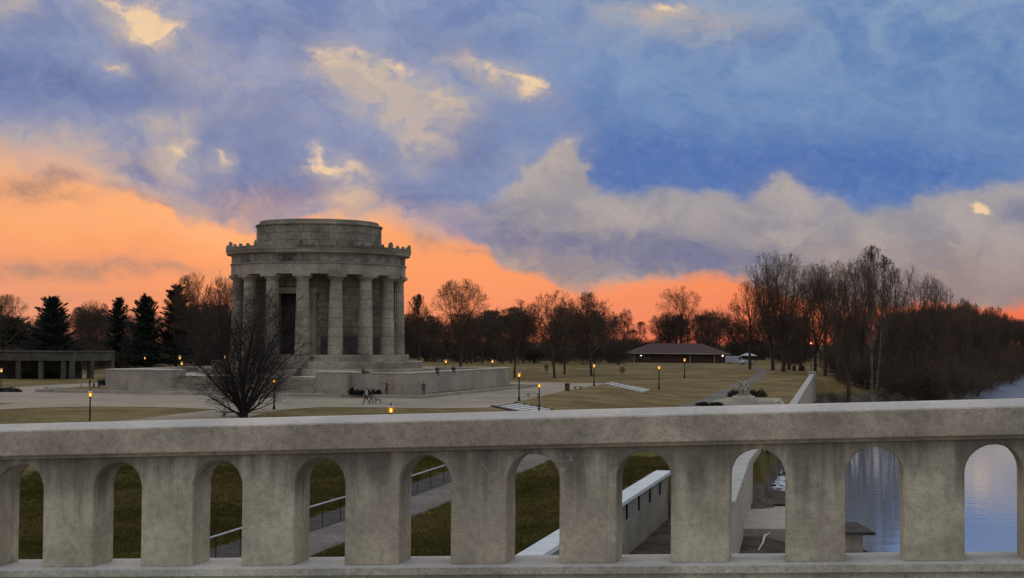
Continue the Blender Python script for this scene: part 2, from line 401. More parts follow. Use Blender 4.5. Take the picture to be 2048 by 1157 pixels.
M['white'] = mat('white_paint', (0.30, 0.30, 0.30), 0.5, 0.08, 1.0)
M['glass'] = mat('dark_glass', (0.012, 0.014, 0.018), 0.15, 0.2, 1.0, spec=0.6)
M['pave'] = mat('plaza_paving', (0.275, 0.22, 0.142), 0.9, 0.16, 0.18, tint=(0.20, 0.165, 0.112), fine=0.22, fscale=1.6)
M['gravel'] = mat('gravel_path', (0.145, 0.118, 0.09), 0.95, 0.2, 0.3, tint=(0.11, 0.088, 0.07), fine=0.45, fscale=4)
M['soil'] = mat('dark_soil', (0.05, 0.038, 0.028), 0.95, 0.4, 1.2, fine=0.4, fscale=8, bump=0.05)
M['fence'] = mat('galvanised_pipe', (0.42, 0.42, 0.42), 0.55, 0.1, 3.0, metal=0.4)
M['asphalt'] = mat('asphalt', (0.055, 0.054, 0.052), 0.9, 0.2, 1.0, fine=0.3, fscale=30)
M['barrel'] = mat('dark_red_steel', (0.09, 0.02, 0.016), 0.6, 0.2, 2.0)
M['rusty'] = mat('brown_wood_slats', (0.10, 0.055, 0.04), 0.8, 0.25, 3.0)
M['ice'] = mat('dirty_ice', (0.62, 0.62, 0.64), 0.5, 0.25, 1.5, tint=(0.2, 0.17, 0.15))
M['driftwood'] = mat('bleached_driftwood', (0.42, 0.40, 0.37), 0.9, 0.25, 3.0)
M['tan'] = mat('tan_concrete', (0.36, 0.30, 0.225), 0.9, 0.15, 0.6, stretch=(1, 4, 1), fine=0.25, fscale=3)
M['far_roof'] = mat('far_grey_roof', (0.16, 0.16, 0.17), 0.8, 0.2, 0.5)

def concrete(name, base, streak=0.0, z_top=0.0, cracks=False, tint=(0.30, 0.225, 0.175)):
    """old cast concrete: mottling, sandy grain, run-off streaks, pale scratches"""
    m = bpy.data.materials.new(name); m.use_nodes = True
    nt = m.node_tree; b = NB(nt); p = nt.nodes['Principled BSDF']
    v = X(b, b.node('ShaderNodeTexCoord').outputs['Object'])
    c = b.mix(b.smooth(b.noise(v, 2.2, 7, 0.62), 0.32, 0.68), tuple(k * 0.72 for k in base), tuple(k * 1.2 for k in base))
    c = b.mix(b.smooth(b.noise(v, 0.9, 6, 0.6, loc=(4, 2, 8)), 0.46, 0.66) * 0.55, c, tint)
    c = b.mix(b.smooth(b.noise(v, 1.3, 6, 0.65, loc=(11, 3, 5)), 0.5, 0.7) * 0.5, c, tuple(k * f for k, f in zip(base, (0.62, 0.7, 0.66))))
    grain = b.noise(v, 170, 2, 0.8)
    c = b.mix(1.0, c, b.ramp(grain, [(0.28, (0.48,) * 3), (0.5, (1,) * 3), (0.75, (1.42,) * 3)]), 'MULTIPLY')
    c = b.mix(1.0, c, b.ramp(b.noise(v, 22, 6, 0.72, loc=(6, 1, 2)), [(0.3, (0.73, 0.72, 0.71)), (0.5, (1,) * 3), (0.72, (1.22, 1.2, 1.16))]), 'MULTIPLY')
    pits = b.smooth(b.noise(v, 34, 3, 0.6, loc=(5, 5, 5)), 0.66, 0.74) * b.smooth(b.noise(v, 3.0, 3, 0.5, loc=(1, 2, 9)), 0.45, 0.6)
    c = b.mix(pits * 0.55, c, (0.10, 0.09, 0.07))
    if streak:
        s1 = b.noise(v, 5.5, 5, 0.65, scl=(1, 1, 0.09))
        s2 = b.noise(v, 1.6, 3, 0.6, loc=(2, 5, 1), scl=(1, 1, 0.3))
        sep = b.node('ShaderNodeSeparateXYZ'); b.put(sep.inputs[0], v)
        t = X(b, sep.outputs[0])
        depth = (X(b, sep.outputs[2]) - t * GRADE) * -1.0 + z_top    # metres below the cap
        s3 = b.noise(v, 16, 4, 0.7, loc=(3, 1, 6), scl=(1, 1, 0.05))
        reach = b.smooth(s1, 0.3, 0.72) * 0.34 + b.smooth(s2, 0.38, 0.7) * 0.22 + (s3 - 0.5) * 0.22
        st = b.smooth(depth - reach, 0.14, -0.26)
        c = b.mix(st * streak, c, (0.06, 0.054, 0.042))
        run_ = b.smooth(s3, 0.52, 0.68) * b.smooth(b.noise(v, 2.0, 4, 0.6, loc=(8, 8, 3), scl=(1, 1, 0.35)), 0.45, 0.65)
        c = b.mix(run_ * 0.3, c, (0.08, 0.074, 0.058))
    if cracks:
        w = b.node('ShaderNodeTexVoronoi', feature='DISTANCE_TO_EDGE'); w.inputs['Scale'].default_value = 1.1
        jit = b.noise(v, 2.4, 4, 0.6, out=1)
        ad = b.node('ShaderNodeVectorMath', operation='MULTIPLY_ADD'); b.put(ad.inputs[0], jit); ad.inputs[1].default_value = (0.7, 0.7, 0.7); b.put(ad.inputs[2], v)
        b.put(w.inputs['Vector'], X(b, ad.outputs[0]))
        ln = b.smooth(X(b, w.outputs[0]), 0.0045, 0.001) * b.smooth(b.noise(v, 1.7, 3, 0.5, loc=(7, 7, 1)), 0.5, 0.6)
        c = b.mix(ln * 0.42, c, (0.5, 0.46, 0.38))
    # upward faces painted paler and greyer, standing in for reflected sky light
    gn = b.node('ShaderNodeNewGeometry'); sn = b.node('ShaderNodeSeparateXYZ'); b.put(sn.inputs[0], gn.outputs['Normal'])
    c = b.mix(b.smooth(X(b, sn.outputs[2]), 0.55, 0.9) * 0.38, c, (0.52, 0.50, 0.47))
    b.put(p.inputs['Base Color'], c); p.inputs['Roughness'].default_value = 0.92; p.inputs['Specular IOR Level'].default_value = 0.2
    bn = b.node('ShaderNodeBump'); bn.inputs['Distance'].default_value = 0.004
    b.put(bn.inputs['Height'], b.noise(v, 60, 5, 0.75)); nt.links.new(bn.outputs[0], p.inputs['Normal'])
    return m

# ------------------------------------------------------------------ terrain
RHO = R(-15.0)                                 # the memorial's front faces a little left of the bridge
ROT = Vector((at(636, 700, 232.0).x, 232.0, 0))
_PATH = [(-16, 30), (-12, 52), (-8.4, 70), (-5.0, 85), (-0.3, 104), (8.3, 140), (17, 180), (27, 222), (41, 282), (52, 330), (58, 372), (55, 410), (42, 440), (20, 462)]
_py = np.array([p[1] for p in _PATH], float); _pxx = np.array([p[0] for p in _PATH], float)
def path_x(y): return float(np.interp(y, _py[:11], _pxx[:11]))
def W(y):
    """line of the flood wall and, past its end, of the top of the river bank"""
    a = 0.6 + 0.224 * (y - 62.0); b_ = 30 + 0.208 * (y - 171.0)
    if y < 104: return a
    if y < 110: return a + (b_ - a) * (y - 104) / 6
    if y < 318: return b_
    return 60.6 + 0.375 * (y - 318)
_RWY = [60, 80, 104, 138, 171, 318]; _RWX = [7.4, 11.0, 15.3, 22.7, 30.15, 60.75]
def RW(y): return float(np.interp(y, _RWY, _RWX))
def sst(a, b_, x):
    t = min(1.0, max(0.0, (x - a) / (b_ - a))); return t * t * (3 - 2 * t)
_LY = np.array([-300, 0, 82, 116, 158, 300, 365, 500, 900, 3000.]); _LZ = np.array([-1.8, -1.6, -1.6, -1.0, 0, 0, 1.2, 1.45, 2.2, 3.0])
def land(x, y):
    z = float(np.interp(y, _LY, _LZ))
    if 118 < y < 275:
        k = sst(118, 160, y) * (1 - sst(235, 275, y))
        z -= 1.0 * k * sst(path_x(y) - 15, path_x(y) - 3, x)
    return z
LOW = -4.3
def ground_h(x, y):
    s = x - W(y); zl = land(min(x, W(y)), y)
    if y < 318: zr = LOW - 0.9 * sst(0, 6 + 0.05 * max(0, y - 100), s) - 1.6 * sst(6, 20, s) + 0.8 * math.exp(-((x - RW(y) - 0.9) / 3.2) ** 2) * sst(74, 84, y) * (1 - sst(112, 135, y))
    else: zr = zl + (LOW - 0.9 - zl) * sst(-4, 26, s) - 1.6 * sst(24, 40, s)
    if s <= 0 and y < 318: return zl
    if s > 150: zr += (8.0) * sst(150, 185, s)
    return zr
def gnd(px, py):
    d = ray(px, py); t = 30.0; prev = t
    while t < 1500:
        p = EYE + d * (t / d.y)
        if p.z < ground_h(p.x, p.y):
            lo, hi = prev, t
            for _ in range(18):
                mid = 0.5 * (lo + hi); q = EYE + d * (mid / d.y)
                if q.z < ground_h(q.x, q.y): hi = mid
                else: lo = mid
            q = EYE + d * (hi / d.y); return Vector((q.x, q.y, ground_h(q.x, q.y)))
        prev = t; t += 1.0
    p = EYE + d * (1500 / d.y); return p

def grass_mat():
    m = bpy.data.materials.new('winter_grass'); m.use_nodes = True
    nt = m.node_tree; b = NB(nt); p = nt.nodes['Principled BSDF']
    g = b.node('ShaderNodeNewGeometry'); v = X(b, g.outputs['Position'])
    sep = b.node('ShaderNodeSeparateXYZ'); b.put(sep.inputs[0], v)
    c = b.mix(b.smooth(b.noise(v, 0.09, 6, 0.6), 0.36, 0.66), (0.105, 0.072, 0.022), (0.20, 0.138, 0.058))
    c = b.mix(b.smooth(b.noise(v, 0.045, 5, 0.6, loc=(31, 7, 0)), 0.48, 0.68) * 0.6, c, (0.088, 0.078, 0.02))
    c = b.mix(b.smooth(b.noise(v, 0.25, 5, 0.65, loc=(3, 9, 0)), 0.52, 0.72) * 0.5, c, (0.26, 0.19, 0.095))
    c = b.mix(1.0, c, b.ramp(b.noise(v, 3.0, 5, 0.8, scl=(1, 0.4, 1)), [(0.3, (0.55,) * 3), (0.5, (1,) * 3), (0.72, (1.4,) * 3)]), 'MULTIPLY')
    c = b.mix(b.smooth(b.noise(v, 0.13, 6, 0.7, loc=(17, 3, 0)), 0.58, 0.68) * 0.6, c, (0.085, 0.058, 0.034))
    near = b.smooth(X(b, sep.outputs[1]) + (b.noise(v, 0.06, 3, 0.5) - 0.5) * 30.0, 150.0, 118.0)
    c = b.mix(near * 0.85, c, b.mix(1.0, c, (0.54, 0.62, 0.36), 'MULTIPLY'))
    # bare muddy bank down by the river
    mud = b.mix(b.smooth(b.noise(v, 0.5, 6, 0.7), 0.35, 0.65), (0.05, 0.036, 0.026), (0.12, 0.09, 0.066))
    mud = b.mix(1.0, mud, b.ramp(b.noise(v, 5, 4, 0.8), [(0.3, (0.55,) * 3), (0.7, (1.35,) * 3)]), 'MULTIPLY')
    zz = X(b, sep.outputs[2]) + (b.noise(v, 0.3, 4, 0.6) - 0.5) * 1.4
    c = b.mix(b.smooth(zz, -2.2, -3.0), c, mud)
    b.put(p.inputs['Base Color'], c); p.inputs['Roughness'].default_value = 1.0; p.inputs['Specular IOR Level'].default_value = 0.08
    bn = b.node('ShaderNodeBump'); bn.inputs['Distance'].default_value = 0.06; b.put(bn.inputs['Height'], b.noise(v, 6, 5, 0.8)); nt.links.new(bn.outputs[0], p.inputs['Normal'])
    return m
M['grass'] = grass_mat()
def build_terrain():
    S = [-3000, -1500, -800, -500, -350, -260, -200, -160, -130, -105, -85, -70, -58, -48, -40, -33, -27, -22, -18, -15, -12.5, -10, -8, -6, -4, -2.5, -1.2, -0.05, 0.4, 1.5, 3, 5, 7, 9, 12, 15, 18, 22, 26, 32, 40, 70, 150, 160, 172, 185, 260, 600, 1500, 4000]
    Ys = list(np.arange(-300, 40, 20)) + list(np.arange(40, 125, 2)) + list(np.arange(125, 320, 3)) + list(np.arange(322, 520, 8)) + [540, 570, 610, 660, 720, 800, 900, 1050, 1300, 1700, 2300, 3000, 5000, 9000]
    V = []
    for y in Ys:
        w = W(y)
        for s in S:
            V.append((w + s, y, ground_h(w + s, y)))
    n = len(S); Fq = [(j * n + i, j * n + i + 1, (j + 1) * n + i + 1, (j + 1) * n + i) for j in range(len(Ys) - 1) for i in range(n - 1)]
    o = link('ground', mesh_np('ground', V, Fq, M['grass'], True)); tag(o, 'dry winter lawn and muddy river bank around the memorial', kind='structure')
build_terrain()

def water():
    m = bpy.data.materials.new('river_water'); m.use_nodes = True
    nt = m.node_tree; b = NB(nt); p = nt.nodes['Principled BSDF']
    g = b.node('ShaderNodeNewGeometry'); v = X(b, g.outputs['Position'])
    p.inputs['Base Color'].default_value = (0.22, 0.23, 0.245, 1); p.inputs['Roughness'].default_value = 0.03; p.inputs['IOR'].default_value = 1.75; p.inputs['Specular IOR Level'].default_value = 0.9
    h = b.noise(v, 0.5, 4, 0.55, scl=(0.5, 1, 1)) + b.noise(v, 2.6, 3, 0.5, scl=(0.6, 1, 1)) * 0.2
    bn = b.node('ShaderNodeBump'); sp_ = b.node('ShaderNodeSeparateXYZ'); b.put(sp_.inputs[0], v); bn.inputs['Distance'].default_value = 0.014; b.put(bn.inputs['Height'], h * b.smooth(X(b, sp_.outputs[1]), 210.0, 380.0, 1.0, 14.0)); nt.links.new(bn.outputs[0], p.inputs['Normal'])
    o = link('river', mesh_np('river', [(-60, -300, -5), (4500, -300, -5), (4500, 9000, -5), (0, 9000, -5)], [(0, 1, 2, 3)], m)); tag(o, 'smooth grey-blue river reflecting the evening sky', kind='structure')
water()

def sheet(name, poly, m, z=0.0, lift=0.012, label=None, follow=False):
    """flat paving laid on the ground; follow drapes a strip given as (left, right) pairs"""
    if follow:
        V = []
        for a, c in poly:
            for k in range(5):
                x = a[0] + (c[0] - a[0]) * k / 4; y = a[1] + (c[1] - a[1]) * k / 4
                V.append((x, y, ground_h(x, y) + lift))
        Fq = [(j * 5 + k, j * 5 + k + 1, j * 5 + k + 6, j * 5 + k + 5) for j in range(len(poly) - 1) for k in range(4)]
        o = link(name, mesh_np(name, V, Fq, m))
    else:
        bm = bmesh.new(); vs = [bm.verts.new((x, y, z + lift)) for x, y in poly]; bm.faces.new(vs)
        bmesh.ops.triangulate(bm, faces=bm.faces[:]); bmesh.ops.recalc_face_normals(bm, faces=bm.faces[:])
        me = bpy.data.meshes.new(name); bm.to_mesh(me); bm.free(); me.materials.append(m); o = link(name, me)
        if me.polygons[0].normal.z < 0: me.flip_normals()
    tag(o, label, kind='structure'); return o
def g2(px, py): p = gnd(px, py); return (p.x, p.y)
# plaza: the sheet runs in under the terrace
plaza = [(-120, 186), g2(-30, 822), g2(60, 817), g2(180, 814), g2(300, 815), g2(440, 819.5), g2(500, 822), g2(560, 821), g2(640, 815),
         g2(760, 816), g2(880, 818), g2(975, 816), g2(1032, 806), g2(1080, 794), g2(1130, 783), g2(1188, 772), g2(1225, 767.5), (19, 262), (16, 282), (4, 284), (-60, 298), (-75, 232), (-130, 232)]
def build_plaza():
    bm = bmesh.new(); vs = []
    for x, y in plaza: vs.append(bm.verts.new((x, y, 0.03)))
    bm.faces.new(vs); bmesh.ops.triangulate(bm, faces=bm.faces[:])
    for f in bm.faces:
        f.normal_update()
        if f.normal.z < 0: f.normal_flip()
    me = bpy.data.meshes.new('plaza'); bm.to_mesh(me); bm.free(); me.materials.append(M['pave']); tag(link('plaza', me), 'pale paved plaza around the memorial terrace', kind='structure')
build_plaza()
sheet('walk', [(g2(438, 819.6), g2(562, 821)), (g2(380, 826), g2(520, 829)), (g2(300, 836), g2(490, 838)), (g2(200, 848), g2(470, 846)), ((-48, 122), (-30, 122)), ((-58, 100), (-40, 100))], M['pave'], lift=0.025, follow=True, label='paved walk running from the plaza towards the bridge')
tag(sheet('lawn_wedge', [g2(-60, 806.5), g2(30, 806.5), g2(-20, 813)], M['grass'], 0.0, 0.05), 'thin wedge of lawn set in the plaza paving', kind='structure')
# winding path
pp = []
for i in range(61):
    t = i / 60 * (len(_PATH) - 1); k = min(int(t), len(_PATH) - 2); f = t - k
    q = [Vector(_PATH[max(0, min(len(_PATH) - 1, k + j))]) for j in (-1, 0, 1, 2)]
    c = 0.5 * ((2 * q[1]) + (q[2] - q[0]) * f + (2 * q[0] - 5 * q[1] + 4 * q[2] - q[3]) * f * f + (3 * q[1] - q[0] - 3 * q[2] + q[3]) * f ** 3)
    pp.append(c)
strip, bed = [], []
for i, c in enumerate(pp):
    d = (pp[min(i + 1, 60)] - pp[max(i - 1, 0)]).normalized(); n = Vector((d.y, -d.x)); w = 1.35
    strip.append((tuple(c - n * w), tuple(c + n * w)))
    if c.y < 108: bed.append((tuple(c - n * (w + 1.9)), tuple(c - n * (w - 0.05))))
sheet('path', strip, M['gravel'], lift=0.03, follow=True, label='gravel footpath winding from the bridge past the statue')
sheet('planting_bed', bed, M['soil'], lift=0.05, follow=True, label='dark bare planting strip behind the path railing')

# ------------------------------------------------------------------ bridge balustrade in front of the camera
TH, GRADE, DIST, T0, OW, SP, ZT, ZC, ZB, THK = 0.1869, 0.0398, 9.663, -5.295, 0.333, 0.6883, -0.4005, -0.5675, -1.3005, 0.32
NW = Vector((math.sin(TH), math.cos(TH), 0)); UW = Vector((math.cos(TH), -math.sin(TH), 0))
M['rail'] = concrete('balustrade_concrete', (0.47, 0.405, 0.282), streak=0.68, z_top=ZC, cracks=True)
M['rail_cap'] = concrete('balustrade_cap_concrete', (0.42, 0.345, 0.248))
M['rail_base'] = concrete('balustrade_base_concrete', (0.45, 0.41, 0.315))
def build_bridge():
    bal = empty('balustrade'); bal.matrix_world = Matrix(((UW.x, NW.x, 0, NW.x * DIST), (UW.y, NW.y, 0, NW.y * DIST), (0, 0, 1, EYE.z), (0, 0, 0, 1)))
    tag(bal, 'weathered concrete bridge balustrade pierced by a row of round-headed openings', 'balustrade')
    K0, K1 = -14, 20
    Hs = ZB + 0.51; rad = OW / 2; N = 16
    # arched panel: front and back faces with openings, jambs, soffits and sills
    bm = bmesh.new(); cache = {}
    def V(t, b_, z):
        k = (round(t, 4), round(b_, 4), round(z + GRADE * t, 4))
        if k not in cache: cache[k] = bm.verts.new((t, b_, z + GRADE * t))
        return cache[k]
    def Fc(*vs):
        try: bm.faces.new(vs)
        except ValueError: pass
    ZTOP = ZC - 0.004
    for k in range(K0, K1):
        l = T0 + SP * k; r = l + OW; nxt = l + SP; cx = (l + r) / 2
        arc = [(l, ZB)] + [(l, ZB + 0.51 * q / 3) for q in (1, 2)] + [(cx - rad * math.cos(math.pi * i / N), Hs + rad * math.sin(math.pi * i / N)) for i in range(N + 1)] + [(r, ZB + 0.51 * q / 3) for q in (2, 1)] + [(r, ZB)]
        top = [(cx - rad * math.cos(math.pi * i / N), ZTOP) for i in range(N + 1)]
        for b_, fl in ((0.0, False), (THK, True)):
            def quad(*pts):
                vs = [V(p[0], b_, p[1]) for p in pts]
                Fc(*(vs[::-1] if fl else vs))
            for i in range(N): quad(arc[3 + i], arc[4 + i], top[i + 1], top[i])
            # pier to the right of the opening
            zs = [ZB, ZB + 0.17, ZB + 0.34, Hs, ZTOP]
            for a, c in zip(zs[:-1], zs[1:]): quad((r, a), (nxt, a), (nxt, c), (r, c))
        for i in range(len(arc) - 1):
            Fc(V(arc[i][0], 0, arc[i][1]), V(arc[i][0], THK, arc[i][1]), V(arc[i + 1][0], THK, arc[i + 1][1]), V(arc[i + 1][0], 0, arc[i + 1][1]))
    bmesh.ops.recalc_face_normals(bm, faces=bm.faces[:])
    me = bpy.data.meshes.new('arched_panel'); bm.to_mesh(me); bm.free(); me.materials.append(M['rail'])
    o = link('arched_panel', me, bal)
    bv = o.modifiers.new('bevel', 'BEVEL'); bv.width = 0.012; bv.segments = 2; bv.limit_method = 'ANGLE'; bv.angle_limit = R(50)
    def run(name, prof, t0, t1, m):
        mb = MB(); n = len(prof); J = 1
        mb.add([(t0, p[0], p[1] + GRADE * t0) for p in prof] + [(t1, p[0], p[1] + GRADE * t1) for p in prof],
               [tuple(range(n)), tuple(range(2 * n - 1, n - 1, -1))] + [(i, n + i, n + (i + 1) % n, (i + 1) % n) for i in range(n)])
        o = mb.build(name, m, bal); bm = bmesh.new(); bm.from_mesh(o.data); bmesh.ops.recalc_face_normals(bm, faces=bm.faces[:]); bm.to_mesh(o.data); bm.free()
        return o
    cap = [(-0.054, ZC), (-0.06, ZC + 0.006), (-0.06, ZT - 0.008), (-0.052, ZT + 0.001), (0.10, ZT + 0.034), (0.22, ZT + 0.036), (0.38, ZT), (0.38, ZC), (0.345, ZC), (0.345, ZC - 0.022), (-0.022, ZC - 0.022), (-0.022, ZC)]
    # cap stones: joints where the photograph shows them
    def tpx(px): 
        d = ray(px, 850); return d.dot(UW) / d.dot(NW) * DIST
    j1 = tpx(1391); edges = [j1 - 4.6 * 2, j1 - 4.6, j1, j1 + 4.6, j1 + 9.2]
    edges = [T0 + SP * K0] + edges + [T0 + SP * K1]
    edges = sorted(e for e in edges if T0 + SP * K0 <= e <= T0 + SP * K1)
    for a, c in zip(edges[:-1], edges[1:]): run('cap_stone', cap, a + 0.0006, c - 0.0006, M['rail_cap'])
    base = [(-0.085, ZB - 0.055), (-0.085, ZB - 0.012), (-0.04, ZB - 0.002), (THK + 0.08, ZB - 0.002), (THK + 0.08, ZB - 0.055), (THK + 0.05, ZB - 0.055), (THK + 0.05, ZB - 0.25), (-0.05, ZB - 0.25), (-0.05, ZB - 0.055)]
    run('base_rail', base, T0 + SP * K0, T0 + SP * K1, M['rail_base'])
    # the deck the camera stands on
    a, c = T0 + SP * K0 - 10, T0 + SP * K1 + 10
    def slab(name, b0, b1, z0, z1, m, label):
        mb = MB(); mb.hexa([(a, b0, z0 + GRADE * a), (c, b0, z0 + GRADE * c), (c, b1, z0 + GRADE * c), (a, b1, z0 + GRADE * a)], [(a, b0, z1 + GRADE * a), (c, b0, z1 + GRADE * c), (c, b1, z1 + GRADE * c), (a, b1, z1 + GRADE * a)])
        o = mb.build(name, m); o.matrix_world = bal.matrix_world.copy(); tag(o, label, kind='structure')
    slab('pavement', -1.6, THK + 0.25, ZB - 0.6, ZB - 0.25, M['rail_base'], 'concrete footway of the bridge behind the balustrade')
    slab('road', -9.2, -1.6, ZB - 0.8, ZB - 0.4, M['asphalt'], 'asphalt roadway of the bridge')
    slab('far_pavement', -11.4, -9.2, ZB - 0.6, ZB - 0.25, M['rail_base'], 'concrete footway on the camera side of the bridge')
build_bridge()

# ------------------------------------------------------------------ the rotunda
def ring(mb, r0, r1, z0, z1, n=64, a0=0, a1=2 * math.pi):
    full = abs(a1 - a0 - 2 * math.pi) < 1e-6
    mb.lathe([(r0, z0), (r1, z0), (r1, z1), (r0, z1), (r0, z0)], n, a0, a1)
    if not full:
        for a in (a0, a1):
            c, s_ = math.cos(a), math.sin(a)
            mb.add([(r * c, r * s_, z) for r, z in ((r0, z0), (r1, z0), (r1, z1), (r0, z1))], [(0, 1, 2, 3)])
    return mb
def block_mesh(name, r0, r1, z0, z1, span, m, n=3, c=0.06):
    """curved ashlar block with drafted joints, centred on the -y axis"""
    mb = MB(); a0, a1 = -math.pi / 2 - span / 2, -math.pi / 2 + span / 2; g = 0.02 / r1
    V = []; 
    prof = [(r0, z0), (r1 - c, z0 + 0.006), (r1, z0 + c), (r1, z1 - c), (r1 - c, z1 - 0.006), (r0, z1)]
    for i in range(n + 1):
        a = a0 + g + (a1 - a0 - 2 * g) * i / n
        for r, z in prof: V.append((r * math.cos(a), r * math.sin(a), z))
    k = len(prof); Fs = [(i * k + q, (i + 1) * k + q, (i + 1) * k + q + 1, i * k + q + 1) for i in range(n) for q in range(k - 1)]
    Fs += [tuple(range(k - 1, -1, -1)), tuple(range(n * k, n * k + k))]
    mb.add(V, Fs); return mb.mesh(name, m)
Z_ST, Z_COL, Z_ARC, Z_FRZ, Z_COR, Z_ATT = 5.25, 16.6, 18.2, 19.45, 20.45, 24.6
def build_rotunda():
    ro = empty('rotunda', ROT, RHO)
    tag(ro, 'round grey limestone memorial ringed by fluted columns under a drum-shaped attic', 'memorial')
    for r, z0, z1 in ((17.3, 2.3, 3.35), (15.4, 3.35, 4.3), (13.4, 4.3, Z_ST)):
        mb = MB(); mb.lathe([(0.05, z0), (r - 0.03, z0), (r, z0 + 0.02), (r, z1 - 0.06), (r - 0.06, z1), (0.05, z1)], 96); o = mb.build('tier', M['stone'], ro); autosmooth(o)
    # door steps on the axis
    for i in range(15):
        z0 = 2.4 + 0.19 * i; y = 20.6 - 0.49 * i
        if z0 + 0.19 > Z_ST + 0.01: break
        MB().cbox(-4.4, 4.4, -y, -y + 1.9, z0 - 0.25, z0 + 0.186, 0.012).build('step', M['stone_dark'], ro)
    # columns: fluted drums, necking, echinus and abacus
    ND = 8; rb, rt, hs = 1.08, 0.86, Z_COL - Z_ST - 0.95
    zs = [Z_ST + hs * (i / ND) for i in range(ND + 1)]
    jit = random.Random(5)
    drums = []
    for i in range(ND):
        z0, z1 = zs[i], zs[i + 1]; V = []; nf = 40
        rr = lambda z: rb + (rt - rb) * ((z - Z_ST) / hs) ** 1.25
        prof = [(z0, -0.07), (z0 + 0.06, 0), (z1 - 0.06, 0), (z1, -0.07)]
        for z, d in prof:
            for k in range(nf):
                a = 2 * math.pi * k / nf; r = rr(z) + d - (0.055 if k % 2 else 0.0)
                V.append((r * math.cos(a), r * math.sin(a), z))
        Fs = [(q * nf + k, q * nf + (k + 1) % nf, (q + 1) * nf + (k + 1) % nf, (q + 1) * nf + k) for q in range(3) for k in range(nf)]
        mb = MB(); mb.add(V, Fs); drums.append(mb.mesh('drum', M['stone']))
    zc = zs[-1]
    mb = MB(); mb.lathe([(rt - 0.03, zc - 0.01), (rt, zc + 0.05), (rt + 0.02, zc + 0.16), (rt + 0.10, zc + 0.24), (rt + 0.34, zc + 0.47), (rt + 0.36, zc + 0.53), (rt + 0.30, zc + 0.56)], 32)
    capm = mb.mesh('capital', M['stone'], True)
    mb = MB(); mb.box(-1.26, 1.26, -1.26, 1.26, zc + 0.555, Z_COL + 0.004); abm = mb.mesh('abacus', M['stone'])
    for k in range(16):
        a = -math.pi / 2 + R(11.25 + 22.5 * k)
        e = link('column', capm, ro, (12.0 * math.cos(a) * 0.98, 12.0 * math.sin(a) * 0.98, 0), a)
        link('abacus', abm, e)
        for d in drums: link('drum', d, e)
    # cella of ashlar courses
    NC, NBk = 12, 24; dh = (16.75 - Z_ST) / NC; Rc = 9.3
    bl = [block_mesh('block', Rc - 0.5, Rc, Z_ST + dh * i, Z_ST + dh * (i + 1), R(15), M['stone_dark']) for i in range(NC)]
    for i in range(NC):
        for k in range(NBk):
            a = k * 15 + (7.5 if i % 2 else 0)
            d = (a + 180) % 360 - 180
            if abs(d) < 21 and Z_ST + dh * (i + 0.5) < 14.6: continue
            link('block', bl[i], ro, None, R(a))
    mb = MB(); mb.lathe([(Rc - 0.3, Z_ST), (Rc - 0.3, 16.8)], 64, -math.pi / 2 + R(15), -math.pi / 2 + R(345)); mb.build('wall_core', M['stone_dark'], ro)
    for a0, a1 in ((24, 62), (62, 100), (100, 140), (140, 180), (180, 220), (220, 260), (260, 298), (298, 336)):
        mb = MB(); ring(mb, Rc - 0.1, Rc + 0.05, Z_ST, 7.85, 12, -math.pi / 2 + R(a0 + 0.05), -math.pi / 2 + R(a1 - 0.05)); mb.build('dado_slab', M['dado'], ro)
    # doorway
    y0 = -Rc * math.cos(R(17)) 
    for s_ in (-1, 1):
        MB().cbox(min(s_ * 2.3, s_ * 3.35), max(s_ * 2.3, s_ * 3.35), y0 - 0.75, y0 + 0.9, Z_ST, 13.9, 0.03).build('door_jamb', M['stone'], ro)
    MB().cbox(-3.6, 3.6, y0 - 0.85, y0 + 0.9, 13.9, 14.75, 0.04).build('door_lintel', M['stone'], ro)
    MB().box(-2.6, 2.6, y0 + 0.95, y0 + 1.05, Z_ST, 14.0).build('back_panel', M['bronze'], ro)
    for s_ in (-1, 1):
        d = MB().box(min(s_ * 0.03, s_ * 2.29), max(s_ * 0.03, s_ * 2.29), y0 + 0.45, y0 + 0.6, Z_ST, 13.88).build('door', M['bronze'], ro)
        for q in range(5):
            MB().box(min(s_ * 0.4, s_ * 1.95), max(s_ * 0.4, s_ * 1.95), y0 + 0.40, y0 + 0.452, Z_ST + 0.5 + q * 1.65, Z_ST + 1.8 + q * 1.65).build('door_panel', M['bronze'], d)
    # entablature
    arcm = block_mesh('architrave_block', 10.6, 12.75, Z_COL, Z_ARC - 0.1, R(22.5), M['stone'], 8, 0.015)
    frzm = block_mesh('frieze_block', 10.6, 12.7, Z_ARC + 0.06, Z_FRZ, R(15), M['frieze'], 6, 0.03)
    for k in range(16): link('architrave_block', arcm, ro, None, R(22.5 * k + 11.25))
    for k in range(24): link('frieze_block', frzm, ro, None, R(15 * k))
    mb = MB(); ring(mb, 10.7, 12.9, Z_ARC - 0.1, Z_ARC + 0.06, 96); autosmooth(mb.build('taenia', M['stone'], ro))
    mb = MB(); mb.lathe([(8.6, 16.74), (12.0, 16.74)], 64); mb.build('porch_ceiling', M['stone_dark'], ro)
    mb = MB(); mb.lathe([(10.6, Z_FRZ), (12.85, Z_FRZ), (12.9, Z_FRZ + 0.12), (13.4, Z_FRZ + 0.16), (13.42, Z_FRZ + 0.5), (13.52, Z_FRZ + 0.56), (13.56, Z_FRZ + 0.7), (13.2, Z_FRZ + 0.78), (13.2, Z_COR), (12.8, Z_COR + 0.02), (9.0, Z_COR)], 96)
    autosmooth(mb.build('cornice', M['stone'], ro), 40)
    mb = MB(); ring(mb, 13.18, 13.54, Z_FRZ + 0.7, Z_COR + 0.12, 96); autosmooth(mb.build('gutter_edge', M['stone_dark'], ro))
